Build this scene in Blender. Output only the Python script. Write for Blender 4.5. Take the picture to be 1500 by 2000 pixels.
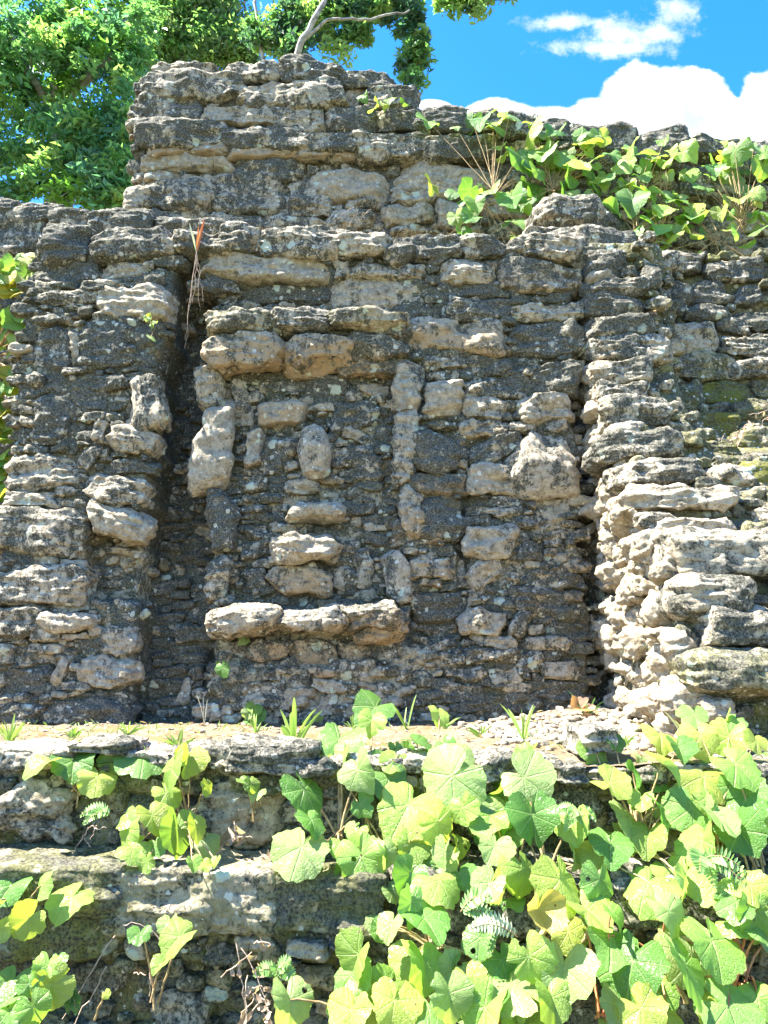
import bpy, math, random
import numpy as np
from mathutils import Vector
R = math.radians
rng = np.random.default_rng(7); random.seed(7)
for o in list(bpy.data.objects): bpy.data.objects.remove(o)
SC = bpy.context.scene
COL = SC.collection

# ---------------------------------------------------------------- camera
CZ = 0.44; PITCH = math.atan(0.2); F = 1500.0
cam = bpy.data.cameras.new('camera'); camo = bpy.data.objects.new('camera', cam); COL.objects.link(camo)
camo.location = (0, 0, CZ); camo.rotation_euler = (math.pi/2 + PITCH, 0, 0)
cam.sensor_fit = 'VERTICAL'; cam.sensor_height = 24.0; cam.sensor_width = 18.0; cam.lens = 24.0*F/2000
cam.clip_start = 0.05; cam.clip_end = 2000
SC.camera = camo
CA, SA = math.cos(PITCH), math.sin(PITCH)

# ---------------------------------------------------------------- light
SUN = Vector((-0.50, -0.05, 0.86)).normalized()
EXPOSURE = 2.68
sl = bpy.data.lights.new('sun', 'SUN'); sl.energy = 4.6; sl.angle = R(0.5); sl.color = (1.0, 0.95, 0.86)
so = bpy.data.objects.new('sun', sl); COL.objects.link(so); so.rotation_euler = (-SUN).to_track_quat('-Z', 'Y').to_euler()
SC.view_settings.view_transform = 'Standard'; SC.view_settings.look = 'None'
SC.view_settings.exposure = EXPOSURE; SC.view_settings.gamma = 1.0

class NT:
    """small helper for node trees"""
    def __init__(s, nt): s.t = nt; nt.nodes.clear()
    def n(s, typ, ins=None, **kw):
        nd = s.t.nodes.new(typ)
        for k, v in kw.items(): setattr(nd, k, v)
        if ins:
            for k, v in ins.items(): s.set(nd.inputs[k], v)
        return nd
    def set(s, sock, v):
        if isinstance(v, bpy.types.NodeSocket): s.t.links.new(v, sock)
        elif isinstance(v, bpy.types.Node): s.t.links.new(v.outputs[0], sock)
        else: sock.default_value = v
    def m(s, op, a, b=0.0, c=None, clamp=False):
        nd = s.n('ShaderNodeMath', operation=op, use_clamp=clamp); s.set(nd.inputs[0], a); s.set(nd.inputs[1], b)
        if c is not None: s.set(nd.inputs[2], c)
        return nd.outputs[0]
    def ramp(s, v, a, b, lo=0.0, hi=1.0):
        nd = s.n('ShaderNodeMapRange', interpolation_type='SMOOTHSTEP'); s.set(nd.inputs[0], v)
        s.set(nd.inputs[1], a); s.set(nd.inputs[2], b); s.set(nd.inputs[3], lo); s.set(nd.inputs[4], hi)
        return nd.outputs[0]
    def mix(s, f, a, b, bt='MIX'):
        nd = s.n('ShaderNodeMix', data_type='RGBA', blend_type=bt); s.set(nd.inputs[0], f)
        s.set(nd.inputs[6], a if not isinstance(a, tuple) else (*a, 1)[:4]); s.set(nd.inputs[7], b if not isinstance(b, tuple) else (*b, 1)[:4])
        return nd.outputs[2]
    def noise(s, vec, scale, det=3.0, rough=0.6, dist=0.0):
        nd = s.n('ShaderNodeTexNoise', {'Scale': scale, 'Detail': det, 'Roughness': rough, 'Distortion': dist}); s.set(nd.inputs['Vector'], vec)
        return nd.outputs[0]

def pxdir(px, py):
    v = (1000-py)/F
    return ((px-750)/F, CA - v*SA, SA + v*CA)
def at(px, py, Y):
    d = pxdir(px, py); t = Y/d[1]
    return Vector((d[0]*t, Y, CZ + d[2]*t))

# ---------------------------------------------------------------- sky
W = bpy.data.worlds.new('World'); SC.world = W; W.use_nodes = True
w = NT(W.node_tree)
sky = w.n('ShaderNodeTexSky', sky_type='NISHITA', sun_disc=False, sun_elevation=math.asin(SUN.z), sun_rotation=math.atan2(SUN.x, SUN.y),
          air_density=1.0, dust_density=0.4, ozone_density=2.0, altitude=0)
hs = w.n('ShaderNodeHueSaturation', {'Saturation': 1.42, 'Value': 0.70, 'Hue': 0.508}); w.set(hs.inputs['Color'], sky)
tc = w.n('ShaderNodeTexCoord'); sp = w.n('ShaderNodeSeparateXYZ'); w.set(sp.inputs[0], tc.outputs['Generated'])
yy = w.m('MAXIMUM', sp.outputs[1], 0.02)
gu = w.m('DIVIDE', sp.outputs[0], yy); gw = w.m('DIVIDE', sp.outputs[2], yy)
cv = w.n('ShaderNodeCombineXYZ'); w.set(cv.inputs[0], gu); w.set(cv.inputs[1], gw)
nz = w.noise(cv, 7.0, 9.0, 0.62)
nz2 = w.noise(cv, 22.0, 8.0, 0.7)
def blob(cx, cy, rx, ry):
    d = pxdir(cx, cy); u0, w0 = d[0]/d[1], d[2]/d[1]
    k = F*d[1]
    a = w.m('DIVIDE', w.m('SUBTRACT', gu, u0), rx/k); b = w.m('DIVIDE', w.m('SUBTRACT', gw, w0), ry/k)
    r = w.m('SQRT', w.m('ADD', w.m('MULTIPLY', a, a), w.m('MULTIPLY', b, b)))
    return w.m('SUBTRACT', 1.0, r)
def smax(vals):
    o = vals[0]
    for v in vals[1:]:
        nd = w.n('ShaderNodeMath', operation='SMOOTH_MAX'); w.set(nd.inputs[0], o); w.set(nd.inputs[1], v); w.set(nd.inputs[2], 0.08); o = nd.outputs[0]
    return o
cum = smax([blob(1275, 205, 105, 90), blob(1365, 200, 80, 72), blob(1200, 235, 110, 55), blob(1440, 250, 160, 70), blob(1100, 250, 150, 50),
            blob(980, 232, 75, 46), blob(1510, 190, 70, 60), blob(1650, 200, 200, 110), blob(1300, 330, 500, 110), blob(840, 215, 40, 22), blob(40, 110, 60, 70)])
cum = w.m('ADD', cum, w.m('MULTIPLY', w.m('SUBTRACT', nz, 0.5), 1.3))
cumf = w.ramp(cum, -0.05, 0.12)
cir = smax([blob(1230, 65, 150, 45), blob(1090, 45, 110, 26), blob(1190, 95, 160, 30), blob(1320, 20, 60, 50)])
cir = w.m('ADD', cir, w.m('MULTIPLY', w.m('SUBTRACT', nz2, 0.55), 2.6))
cirf = w.m('MULTIPLY', w.ramp(cir, -0.1, 0.8), 0.75)
front = w.ramp(sp.outputs[1], 0.05, 0.2)
cf = w.m('MULTIPLY', w.m('MAXIMUM', cumf, cirf), front)
cc = w.mix(w.ramp(nz, 0.3, 0.7), (1.05, 1.3, 1.6), (2.4, 2.4, 2.4))
skyc = w.mix(cf, hs.outputs[0], cc)
bg = w.n('ShaderNodeBackground', {'Strength': 0.13}); w.set(bg.inputs[0], skyc)
wo = w.n('ShaderNodeOutputWorld'); w.set(wo.inputs[0], bg)

# ---------------------------------------------------------------- noise
_T = rng.random((64, 64, 64)).astype(np.float32)
def vnoise(p):
    i = np.floor(p).astype(np.int32); f = (p - i).astype(np.float32); f = f*f*(3-2*f); i &= 63; j = (i+1) & 63
    x0, y0, z0 = i[..., 0], i[..., 1], i[..., 2]; x1, y1, z1 = j[..., 0], j[..., 1], j[..., 2]
    fx, fy, fz = f[..., 0], f[..., 1], f[..., 2]
    a = _T[x0, y0, z0]*(1-fx) + _T[x1, y0, z0]*fx; b = _T[x0, y1, z0]*(1-fx) + _T[x1, y1, z0]*fx
    c = _T[x0, y0, z1]*(1-fx) + _T[x1, y0, z1]*fx; d = _T[x0, y1, z1]*(1-fx) + _T[x1, y1, z1]*fx
    a = a*(1-fy)+b*fy; c = c*(1-fy)+d*fy
    return (a*(1-fz)+c*fz)*2-1
def fbm(p, oct=4, gain=0.5):
    s = 0; a = 1.0; q = p
    for k in range(oct):
        s = s + a*vnoise(q); q = q*2.03 + 11.3; a *= gain
    return s

# ---------------------------------------------------------------- tags
def tag(o, label=None, cat=None, group=None, kind=None):
    if label: o['label'] = label
    if cat: o['category'] = cat
    if group: o['group'] = group
    if kind: o['kind'] = kind
    return o
def thing(name, loc, label, cat, group=None):
    o = bpy.data.objects.new(name, None); COL.objects.link(o); o.location = loc; o.empty_display_size = 0.2
    return tag(o, label, cat, group)
def mkobj(name, V, Fc, mat, parent=None, attrs=None, uv=None, smooth=True):
    """numpy verts (n,3) in world space, faces: list of arrays (m,k)"""
    me = bpy.data.meshes.new(name)
    V = np.asarray(V, np.float32)
    org = np.zeros(3, np.float32)
    root = parent
    if root is not None:
        while root is not None:
            org += np.array(root.location, np.float32); root = root.parent
    V = V - org
    me.vertices.add(len(V)); me.vertices.foreach_set('co', V.ravel())
    if not isinstance(Fc, list): Fc = [Fc]
    Fc = [np.asarray(f, np.int32) for f in Fc if len(f)]
    nl = sum(f.size for f in Fc); me.loops.add(nl); me.loops.foreach_set('vertex_index', np.concatenate([f.ravel() for f in Fc]))
    tot = np.concatenate([np.full(len(f), f.shape[1], np.int32) for f in Fc])
    st = np.concatenate([[0], np.cumsum(tot)[:-1]]).astype(np.int32)
    me.polygons.add(len(tot)); me.polygons.foreach_set('loop_start', st); me.polygons.foreach_set('loop_total', tot)
    me.polygons.foreach_set('use_smooth', np.full(len(tot), smooth, bool))
    if attrs:
        for k, a in attrs.items():
            a = np.asarray(a, np.float32)
            if a.ndim == 1: at_ = me.attributes.new(k, 'FLOAT', 'POINT'); at_.data.foreach_set('value', a)
            else:
                at_ = me.attributes.new(k, 'FLOAT_VECTOR', 'POINT'); at_.data.foreach_set('vector', a.ravel())
    me.update(calc_edges=True); me.validate()
    me.materials.append(mat)
    o = bpy.data.objects.new(name, me); COL.objects.link(o)
    if parent is not None: o.parent = parent
    return o

# ---------------------------------------------------------------- materials
def stone_mat(name, moss=0.0):
    M = bpy.data.materials.new(name); M.use_nodes = True; t = NT(M.node_tree)
    def A(k): return t.n('ShaderNodeAttribute', attribute_name=k)
    tone = A('tone').outputs['Fac']; och = A('och').outputs['Fac']; mos = A('moss').outputs['Fac']
    P = A('pos').outputs['Vector']
    big = t.noise(P, 5.0, 5, 0.65); mid = t.noise(P, 19.0, 6, 0.7, 0.4); fine = t.noise(P, 75.0, 5, 0.75)
    # crust of dark lichen and soot over cream limestone
    dark = t.mix(t.ramp(fine, 0.38, 0.66), (0.034, 0.034, 0.026), (0.195, 0.183, 0.14))
    dark = t.mix(t.ramp(mid, 0.5, 0.75), dark, (0.25, 0.235, 0.185))
    pale = t.mix(t.ramp(mid, 0.32, 0.7), (0.25, 0.20, 0.135), (0.50, 0.435, 0.32))
    pale = t.mix(t.ramp(fine, 0.50, 0.30), pale, (0.12, 0.105, 0.08))
    s = t.m('ADD', t.m('ADD', t.m('MULTIPLY', t.m('SUBTRACT', mid, 0.5), 2.9), t.m('MULTIPLY', t.m('SUBTRACT', big, 0.5), 2.3)), t.m('MULTIPLY', t.m('SUBTRACT', fine, 0.5), 1.3))
    gm = t.n('ShaderNodeNewGeometry'); vs = t.n('ShaderNodeVectorMath', operation='MULTIPLY'); t.set(vs.inputs[0], gm.outputs['Position']); vs.inputs[1].default_value = (7, 7, 0.9)
    streak = t.noise(vs, 1.0, 4, 0.6); wide = t.noise(gm.outputs['Position'], 1.6, 4, 0.6)
    s = t.m('ADD', s, t.m('ADD', t.m('MULTIPLY', t.m('SUBTRACT', streak, 0.5), 2.4), t.m('MULTIPLY', t.m('SUBTRACT', wide, 0.5), 1.8)))
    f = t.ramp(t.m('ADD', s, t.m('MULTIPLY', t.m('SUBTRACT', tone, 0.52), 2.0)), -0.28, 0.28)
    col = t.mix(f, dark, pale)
    of = t.m('MULTIPLY', och, t.ramp(t.m('ADD', mid, big), 0.82, 1.15))
    col = t.mix(t.m('MULTIPLY', of, 0.8), col, t.mix(fine, (0.30, 0.18, 0.09), (0.46, 0.33, 0.18)))
    mf = t.m('MULTIPLY', mos, t.ramp(t.m('ADD', fine, big), 0.85, 1.15))
    col = t.mix(mf, col, t.mix(fine, (0.07, 0.08, 0.012), (0.21, 0.20, 0.04)))
    # lichen rosettes
    for sc, thr, cl, off in ((9.0, 0.80, (0.50, 0.54, 0.42), 0.0), (21.0, 0.80, (0.60, 0.58, 0.47), 3.0), (40.0, 0.88, (0.60, 0.58, 0.50), 7.0)):
        wv = t.n('ShaderNodeVectorMath', operation='ADD'); t.set(wv.inputs[0], P)
        sh = t.n('ShaderNodeVectorMath', operation='SCALE'); nn = t.n('ShaderNodeTexNoise', {'Scale': sc*2.5, 'Detail': 2.0}); t.set(nn.inputs['Vector'], P)
        t.set(sh.inputs[0], nn.outputs['Color']); sh.inputs['Scale'].default_value = 0.55/sc; t.set(wv.inputs[1], sh)
        vo = t.n('ShaderNodeTexVoronoi', {'Scale': sc}); t.set(vo.inputs['Vector'], wv)
        sx = t.n('ShaderNodeSeparateColor'); t.set(sx.inputs[0], vo.outputs['Color'])
        rad = t.m('MULTIPLY', t.ramp(sx.outputs[0], thr, 1.0), 0.42)
        e = t.ramp(t.m('SUBTRACT', vo.outputs['Distance'], rad), 0.03, -0.03)
        e = t.m('MULTIPLY', e, t.m('GREATER_THAN', sx.outputs[0], thr+0.03))
        e = t.m('MULTIPLY', e, t.ramp(t.m('ADD', t.m('MULTIPLY', big, 0.5), t.m('MULTIPLY', wide, 0.5)), 0.42, 0.53))
        col = t.mix(t.m('MULTIPLY', e, 0.85), col, cl)
    bs = t.n('ShaderNodeBsdfPrincipled', {'Roughness': 0.90}); bs.inputs['Specular IOR Level'].default_value = 0.2
    t.set(bs.inputs['Base Color'], col)
    pits = t.n('ShaderNodeTexVoronoi', {'Scale': 60.0}, feature='SMOOTH_F1'); t.set(pits.inputs['Vector'], P)
    hgt = t.m('ADD', t.m('ADD', fine, t.m('MULTIPLY', mid, 1.2)), t.m('MULTIPLY', pits.outputs['Distance'], 0.5))
    bp = t.n('ShaderNodeBump', {'Strength': 0.75, 'Distance': 0.018}); t.set(bp.inputs['Height'], hgt)
    t.set(bs.inputs['Normal'], bp)
    o = t.n('ShaderNodeOutputMaterial'); t.set(o.inputs[0], bs)
    return M
STONE = stone_mat('weathered_limestone')

def leaf_mat(name, trans=0.45, veins=True, rough=0.38):
    M = bpy.data.materials.new(name); M.use_nodes = True; t = NT(M.node_tree)
    c = t.n('ShaderNodeAttribute', attribute_name='lcol').outputs['Vector']
    col = c
    if veins:
        uv = t.n('ShaderNodeAttribute', attribute_name='luv').outputs['Vector']
        s = t.n('ShaderNodeSeparateXYZ'); t.set(s.inputs[0], uv)
        fr = t.m('ABSOLUTE', t.m('SUBTRACT', t.m('FRACT', t.m('ADD', t.m('MULTIPLY', s.outputs[0], 7/(2*math.pi)), 0.5)), 0.5))
        dist = t.m('MULTIPLY', fr, t.m('MULTIPLY', s.outputs[1], 2*math.pi/7))
        v = t.ramp(dist, 0.035, 0.008)
        # side veins branching off
        br = t.m('ABSOLUTE', t.m('SUBTRACT', t.m('FRACT', t.m('SUBTRACT', t.m('MULTIPLY', s.outputs[1], 6.0), t.m('MULTIPLY', fr, 4.0))), 0.5))
        v2 = t.m('MULTIPLY', t.ramp(br, 0.09, 0.02), 0.35)
        vm = t.m('MAXIMUM', v, v2)
        lt = t.mix(0.5, col, (0.50, 0.62, 0.28))
        col = t.mix(t.m('MULTIPLY', vm, 0.5), col, lt)
        no = t.noise(t.n('ShaderNodeTexCoord').outputs['Object'], 30.0, 4, 0.6)
        col = t.mix(1.0, col, t.mix(no, (0.72, 0.78, 0.7), (1.2, 1.15, 1.2)), 'MULTIPLY')
        edge = t.m('MULTIPLY', t.ramp(t.m('ADD', s.outputs[1], t.m('MULTIPLY', no, 0.25)), 1.08, 1.2), t.m('MULTIPLY', s.outputs[2], 1.0))
        col = t.mix(edge, col, (0.35, 0.16, 0.05))
        sp_ = t.n('ShaderNodeTexVoronoi', {'Scale': 34.0}); t.set(sp_.inputs['Vector'], t.n('ShaderNodeTexCoord').outputs['Object'])
        sc_ = t.n('ShaderNodeSeparateColor'); t.set(sc_.inputs[0], sp_.outputs['Color'])
        spot = t.m('MULTIPLY', t.m('GREATER_THAN', sc_.outputs[0], 0.90), t.ramp(sp_.outputs['Distance'], 0.22, 0.12))
        col = t.mix(t.m('MULTIPLY', spot, t.m('MULTIPLY', s.outputs[2], 0.9)), col, (0.13, 0.08, 0.03))
    bs = t.n('ShaderNodeBsdfPrincipled', {'Roughness': rough}); bs.inputs['Specular IOR Level'].default_value = 0.5
    t.set(bs.inputs['Base Color'], col)
    if veins:
        net = t.n('ShaderNodeTexVoronoi', {'Scale': 70.0}, feature='DISTANCE_TO_EDGE'); t.set(net.inputs['Vector'], t.n('ShaderNodeTexCoord').outputs['Object'])
        nv = t.ramp(net.outputs['Distance'], 0.12, 0.0)
        bp = t.n('ShaderNodeBump', {'Strength': 0.7, 'Distance': 0.006}, invert=True); t.set(bp.inputs['Height'], t.m('ADD', vm, t.m('ADD', t.m('MULTIPLY', nv, 0.35), no))); t.set(bs.inputs['Normal'], bp)
    tr = t.n('ShaderNodeBsdfTranslucent'); t.set(tr.inputs[0], t.mix(1.0, col, (1.6, 1.55, 0.7) if veins else (1.25, 1.45, 0.9), 'MULTIPLY'))
    mx = t.n('ShaderNodeMixShader', {0: trans}); t.set(mx.inputs[1], bs); t.set(mx.inputs[2], tr)
    fin = mx
    if veins:
        hv = t.n('ShaderNodeTexVoronoi', {'Scale': 15.0}); t.set(hv.inputs['Vector'], t.n('ShaderNodeTexCoord').outputs['Object'])
        hc = t.n('ShaderNodeSeparateColor'); t.set(hc.inputs[0], hv.outputs['Color'])
        hole = t.m('MULTIPLY', t.m('MULTIPLY', t.m('GREATER_THAN', hc.outputs[1], 0.80), t.m('LESS_THAN', t.m('ADD', hv.outputs['Distance'], t.m('MULTIPLY', no, 0.3)), 0.30)), t.m('GREATER_THAN', s.outputs[2], 0.5))
        fin = t.n('ShaderNodeMixShader'); t.set(fin.inputs[0], hole); t.set(fin.inputs[1], mx); t.set(fin.inputs[2], t.n('ShaderNodeBsdfTransparent'))
    o = t.n('ShaderNodeOutputMaterial'); t.set(o.inputs[0], fin)
    return M
LEAF = leaf_mat('broad_leaf'); TLEAF = leaf_mat('tree_leaf', 0.5, False, 0.45); BLADE = leaf_mat('blade', 0.4, False, 0.5)
def bark_mat(name, c0, c1, sc=30.0):
    M = bpy.data.materials.new(name); M.use_nodes = True; t = NT(M.node_tree)
    P = t.n('ShaderNodeTexCoord').outputs['Object']
    n = t.noise(P, sc, 5, 0.7)
    bs = t.n('ShaderNodeBsdfPrincipled', {'Roughness': 0.8}); t.set(bs.inputs['Base Color'], t.mix(t.ramp(n, 0.35, 0.65), c0, c1))
    bp = t.n('ShaderNodeBump', {'Strength': 0.6, 'Distance': 0.01}); t.set(bp.inputs['Height'], n); t.set(bs.inputs['Normal'], bp)
    o = t.n('ShaderNodeOutputMaterial'); t.set(o.inputs[0], bs); return M
BARK = bark_mat('bark', (0.14, 0.12, 0.10), (0.42, 0.39, 0.33), 6.0)
STEM = bark_mat('fleshy_stem', (0.22, 0.14, 0.06), (0.42, 0.30, 0.14), 25.0)
REDSTEM = bark_mat('red_stem', (0.36, 0.10, 0.05), (0.50, 0.24, 0.10), 25.0)
DRY = bark_mat('dry_plant_matter', (0.25, 0.17, 0.12), (0.50, 0.38, 0.29), 40.0)

# ---------------------------------------------------------------- stones
_cube = {}
def cube_grid(n):
    if n in _cube: return _cube[n]
    # welded cube grid
    idx = {}; V = []; Q = []
    def vid(a):
        if a not in idx: idx[a] = len(V); V.append(a)
        return idx[a]
    for ax in range(3):
        for sgn in (0, n):
            for i in range(n):
                for j in range(n):
                    q = []
                    for (a, b) in ((i, j), (i+1, j), (i+1, j+1), (i, j+1)):
                        c = [0, 0, 0]; c[ax] = sgn; c[(ax+1) % 3] = a; c[(ax+2) % 3] = b; q.append(vid(tuple(c)))
                    if sgn == 0: q.reverse()
                    Q.append(q)
    V = np.array(V, np.float32)/n*2-1
    _cube[n] = (V, np.array(Q, np.int32)); return _cube[n]

LEVELS = (7, 11, 16, 23, 34)
def stones_mesh(specs):
    """specs: dicts c (3), h (3 half sizes), rot (roll about Y), yaw, tone, och, moss, k (squareness), rough"""
    VV = []; FF = []; T = []; O = []; Mo = []; PP = []; base = 0
    by = {}
    for s in specs:
        m = max(s['h'])*2/0.014
        n = LEVELS[-1]
        for L in LEVELS:
            if m <= L*1.15: n = L; break
        by.setdefault(n, []).append(s)
    for n, ss in by.items():
        C0, Q = cube_grid(n); nv = len(C0)
        for i0 in range(0, len(ss), 150):
            sub = ss[i0:i0+150]; S = len(sub)
            H = np.array([s['h'] for s in sub], np.float32)[:, None, :]*np.array([1.12, 1.0, 1.03], np.float32)
            K = np.array([s.get('k', 4.0) for s in sub], np.float32)[:, None, None]
            RO = np.array([s.get('rough', 1.0) for s in sub], np.float32)[:, None]
            SEED = rng.random((S, 1, 3)).astype(np.float32)*60
            P = C0[None]
            nrm = (np.abs(P)**K).sum(-1, keepdims=True)**(1/K)
            D = P/nrm                                     # superquadric unit shape
            G = np.sign(D)*np.abs(D)**(K-1)/H             # gradient = outward normal
            G /= np.linalg.norm(G, axis=-1, keepdims=True)+1e-9
            X = D*H
            mind = H.min(-1); mean = H.mean(-1)
            # irregular outline: big lumps scaled to the stone, chips, strata, grain
            u = X/(mean[..., None]*1.0) + SEED
            ef_ = np.minimum(mean, 1.35*mind)
            u = X/ef_[..., None]*0.8 + SEED
            d1 = fbm(u, 3)*0.21*ef_*np.array([s.get('lump', 1.0) for s in sub], np.float32)[:, None]
            X = X + G*d1[..., None]; d1 = 0
            CUT = np.array([s.get('nocut', 0.0) for s in sub], np.float32)[:, None]
            for _j in range(5):      # broken faces: cut the lump with a few planes
                nn = rng.normal(0, 1, (S, 1, 3)).astype(np.float32)*np.array([1, .9, 1], np.float32); nn[..., 1] = -np.abs(nn[..., 1])
                nn /= np.linalg.norm(nn, axis=-1, keepdims=True)
                q = (X*nn).sum(-1); lim = q.max(1, keepdims=True)*rng.uniform(.78, .98, (S, 1)).astype(np.float32)
                lim = lim + CUT*10
                X = X - (np.maximum(0, q-lim)*.9)[..., None]*nn
            w3 = X*np.array([5.0, 5.0, 16.0], np.float32) + SEED
            d2 = (fbm(w3, 3)*0.020 + (0.3-np.abs(vnoise(X*np.array([8., 8., 20.], np.float32)+SEED*2)))*0.022)*np.minimum(1, mean/0.10)
            d3 = (np.abs(vnoise(X*34+SEED*3))*-0.010 + vnoise(X*75+SEED*5)*0.004)*np.minimum(1, mean/0.06)
            X = X + G*((d1 + (d2+d3)*RO)[..., None])
            # shear the outline a little
            SH = np.array([s.get('shear', 1.0) for s in sub], np.float32)[:, None]
            sh = (rng.random((S, 1))-0.5).astype(np.float32)*0.35*SH
            X[..., 2] += X[..., 0]*sh*H[..., 2]/H[..., 0]
            sh = (rng.random((S, 1))-0.5).astype(np.float32)*0.3*SH
            X[..., 0] += X[..., 2]*sh
            tp = np.array([s.get('taper', 0.0) for s in sub], np.float32)[:, None]
            X[..., 0] *= 1 - tp*X[..., 2]/H[..., 2]
            rt = np.array([s.get('rot', 0.0) for s in sub])[:, None]; c, sn = np.cos(rt), np.sin(rt)
            x = X[..., 0]*c - X[..., 2]*sn; z = X[..., 0]*sn + X[..., 2]*c; y = X[..., 1]
            yw = np.array([s.get('yaw', 0.0) for s in sub])[:, None]; c, sn = np.cos(yw), np.sin(yw)
            x2 = x*c - y*sn; y2 = x*sn + y*c
            X = np.stack([x2, y2, z], -1).astype(np.float32)
            CC = np.array([s['c'] for s in sub], np.float32)[:, None, :]
            PP.append((X + SEED).reshape(-1, 3))
            up = D[..., 2]
            tn = np.array([s['tone'] for s in sub], np.float32)[:, None] + 0*up
            oc = np.array([s.get('och', 0.0) for s in sub], np.float32)[:, None]*np.clip(0.75-up*0.9, 0, 1)
            mo = np.array([s.get('moss', 0.0) for s in sub], np.float32)[:, None] + 0*up
            VV.append((X+CC).reshape(-1, 3)); T.append(tn.ravel()); O.append(oc.ravel()); Mo.append(mo.ravel())
            FF.append((Q[None]+(np.arange(S)*nv)[:, None, None]).reshape(-1, 4)+base); base += S*nv
    return np.concatenate(VV), [np.concatenate(FF)], {'tone': np.concatenate(T), 'och': np.concatenate(O), 'moss': np.concatenate(Mo), 'pos': np.concatenate(PP)}
def stones(name, specs, parent=None):
    V, Fc, A = stones_mesh(specs)
    return mkobj(name, V, Fc, STONE, parent, A)

def spec(b, surf, dep=None):
    """b = (x0,y0,x1,y1,tone,protrusion,{extra}) in photo pixels, placed on the wall surface surf(X,z)->Y"""
    x0, y0, x1, y1, tone, pr = b[:6]; ex = b[6] if len(b) > 6 else {}
    cx, cy = (x0+x1)/2, (y0+y1)/2
    Y = 6.0
    for _ in range(12):
        p = at(cx, cy, Y); Y = 0.5*Y+0.5*float(surf(p.x, p.z))
    YF = Y-pr
    p0 = at(x0, cy, YF); p1 = at(x1, cy, YF); q0 = at(cx, y0, YF); q1 = at(cx, y1, YF)
    hw = abs(p1.x-p0.x)/2; hh = abs(q0.z-q1.z)/2
    hd = ex.get('d', max(0.09, min(0.22, 0.7*min(hw, hh)+0.05)))
    s = dict(c=((p0.x+p1.x)/2, Y-pr+hd, (q0.z+q1.z)/2), h=(hw, hd, hh), tone=tone, k=ex.get('k', 4.2)*1.3)
    rot = R(ex.get('rot', 0))
    if rot:  # given box is the outline of the turned stone
        c, sn = abs(math.cos(rot)), abs(math.sin(rot)); W2, H2 = hw, hh
        if abs(ex['rot']) > 50: s['h'] = (H2*.98, hd, W2*.86)
        elif abs(ex['rot']) > 15: s['h'] = (W2*.98, hd, H2*.72)
        s['rot'] = rot
    for k in ('och', 'moss', 'taper', 'rough', 'yaw', 'lump', 'shear', 'nocut'):
        if k in ex: s[k] = ex[k]
    return s

def fill(surf, x0, x1, z0, z1, specs, tonef, wr=(0.05, 0.34), hr=(0.03, 0.11), pr=(0.0, 0.06), inside=None, tries=6000, och=0.15, moss=0.0, rotj=0.12, overlap=0.12, ar=2.3):
    c = 0.015
    nx, nz = int((x1-x0)/c)+1, int((z1-z0)/c)+1
    occ = np.zeros((nx, nz), bool)
    gx = x0+np.arange(nx)*c; gz = z0+np.arange(nz)*c
    def mark(cx, cz, hw, hh, test):
        i0, i1 = max(0, int((cx-hw-x0)/c)), min(nx, int((cx+hw-x0)/c)+1); j0, j1 = max(0, int((cz-hh-z0)/c)), min(nz, int((cz+hh-z0)/c)+1)
        if i1 <= i0 or j1 <= j0: return 1.0
        a = ((gx[i0:i1, None]-cx)/hw)**4 + ((gz[None, j0:j1]-cz)/hh)**4 < 1
        if test: return (occ[i0:i1, j0:j1] & a).sum()/max(1, a.sum())
        occ[i0:i1, j0:j1] |= a
    for s in specs:
        hw, hh = s['h'][0], s['h'][2]
        if abs(s.get('rot', 0)) > 0.3:
            r = s['rot']; hw, hh = abs(hw*math.cos(r))+abs(hh*math.sin(r))*.6, abs(hh*math.cos(r))+abs(hw*math.sin(r))*.6
        mark(s['c'][0], s['c'][2], hw*0.95, hh*0.95, False)
    out = []
    for i in range(tries):
        f = 1-(i/tries)**0.7
        hh = (hr[0]+(hr[1]-hr[0])*f*random.uniform(0.6, 1))/2*1.0; hw = min(wr[1]/2, max(wr[0]/2, hh*random.uniform(0.9, ar)))
        cx, cz = random.uniform(x0, x1), random.uniform(z0, z1)
        if inside and not inside(cx, cz): continue
        if mark(cx, cz, hw, hh, True) > overlap: continue
        mark(cx, cz, hw, hh, False)
        p = random.uniform(*pr); hd = max(0.05, min(0.14, 0.6*min(hw, hh)+0.04)); Y = float(surf(cx, cz))
        out.append(dict(c=(cx, Y-p+hd, cz), h=(hw*0.97, hd, hh*0.97), tone=tonef(cx, cz), k=random.choice((4.0, 6.0, 8.0)),
                        rot=random.gauss(0, rotj), yaw=random.gauss(0, 0.1), och=(random.random() if random.random() < och else 0), moss=moss*random.random()))
    return out

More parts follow.
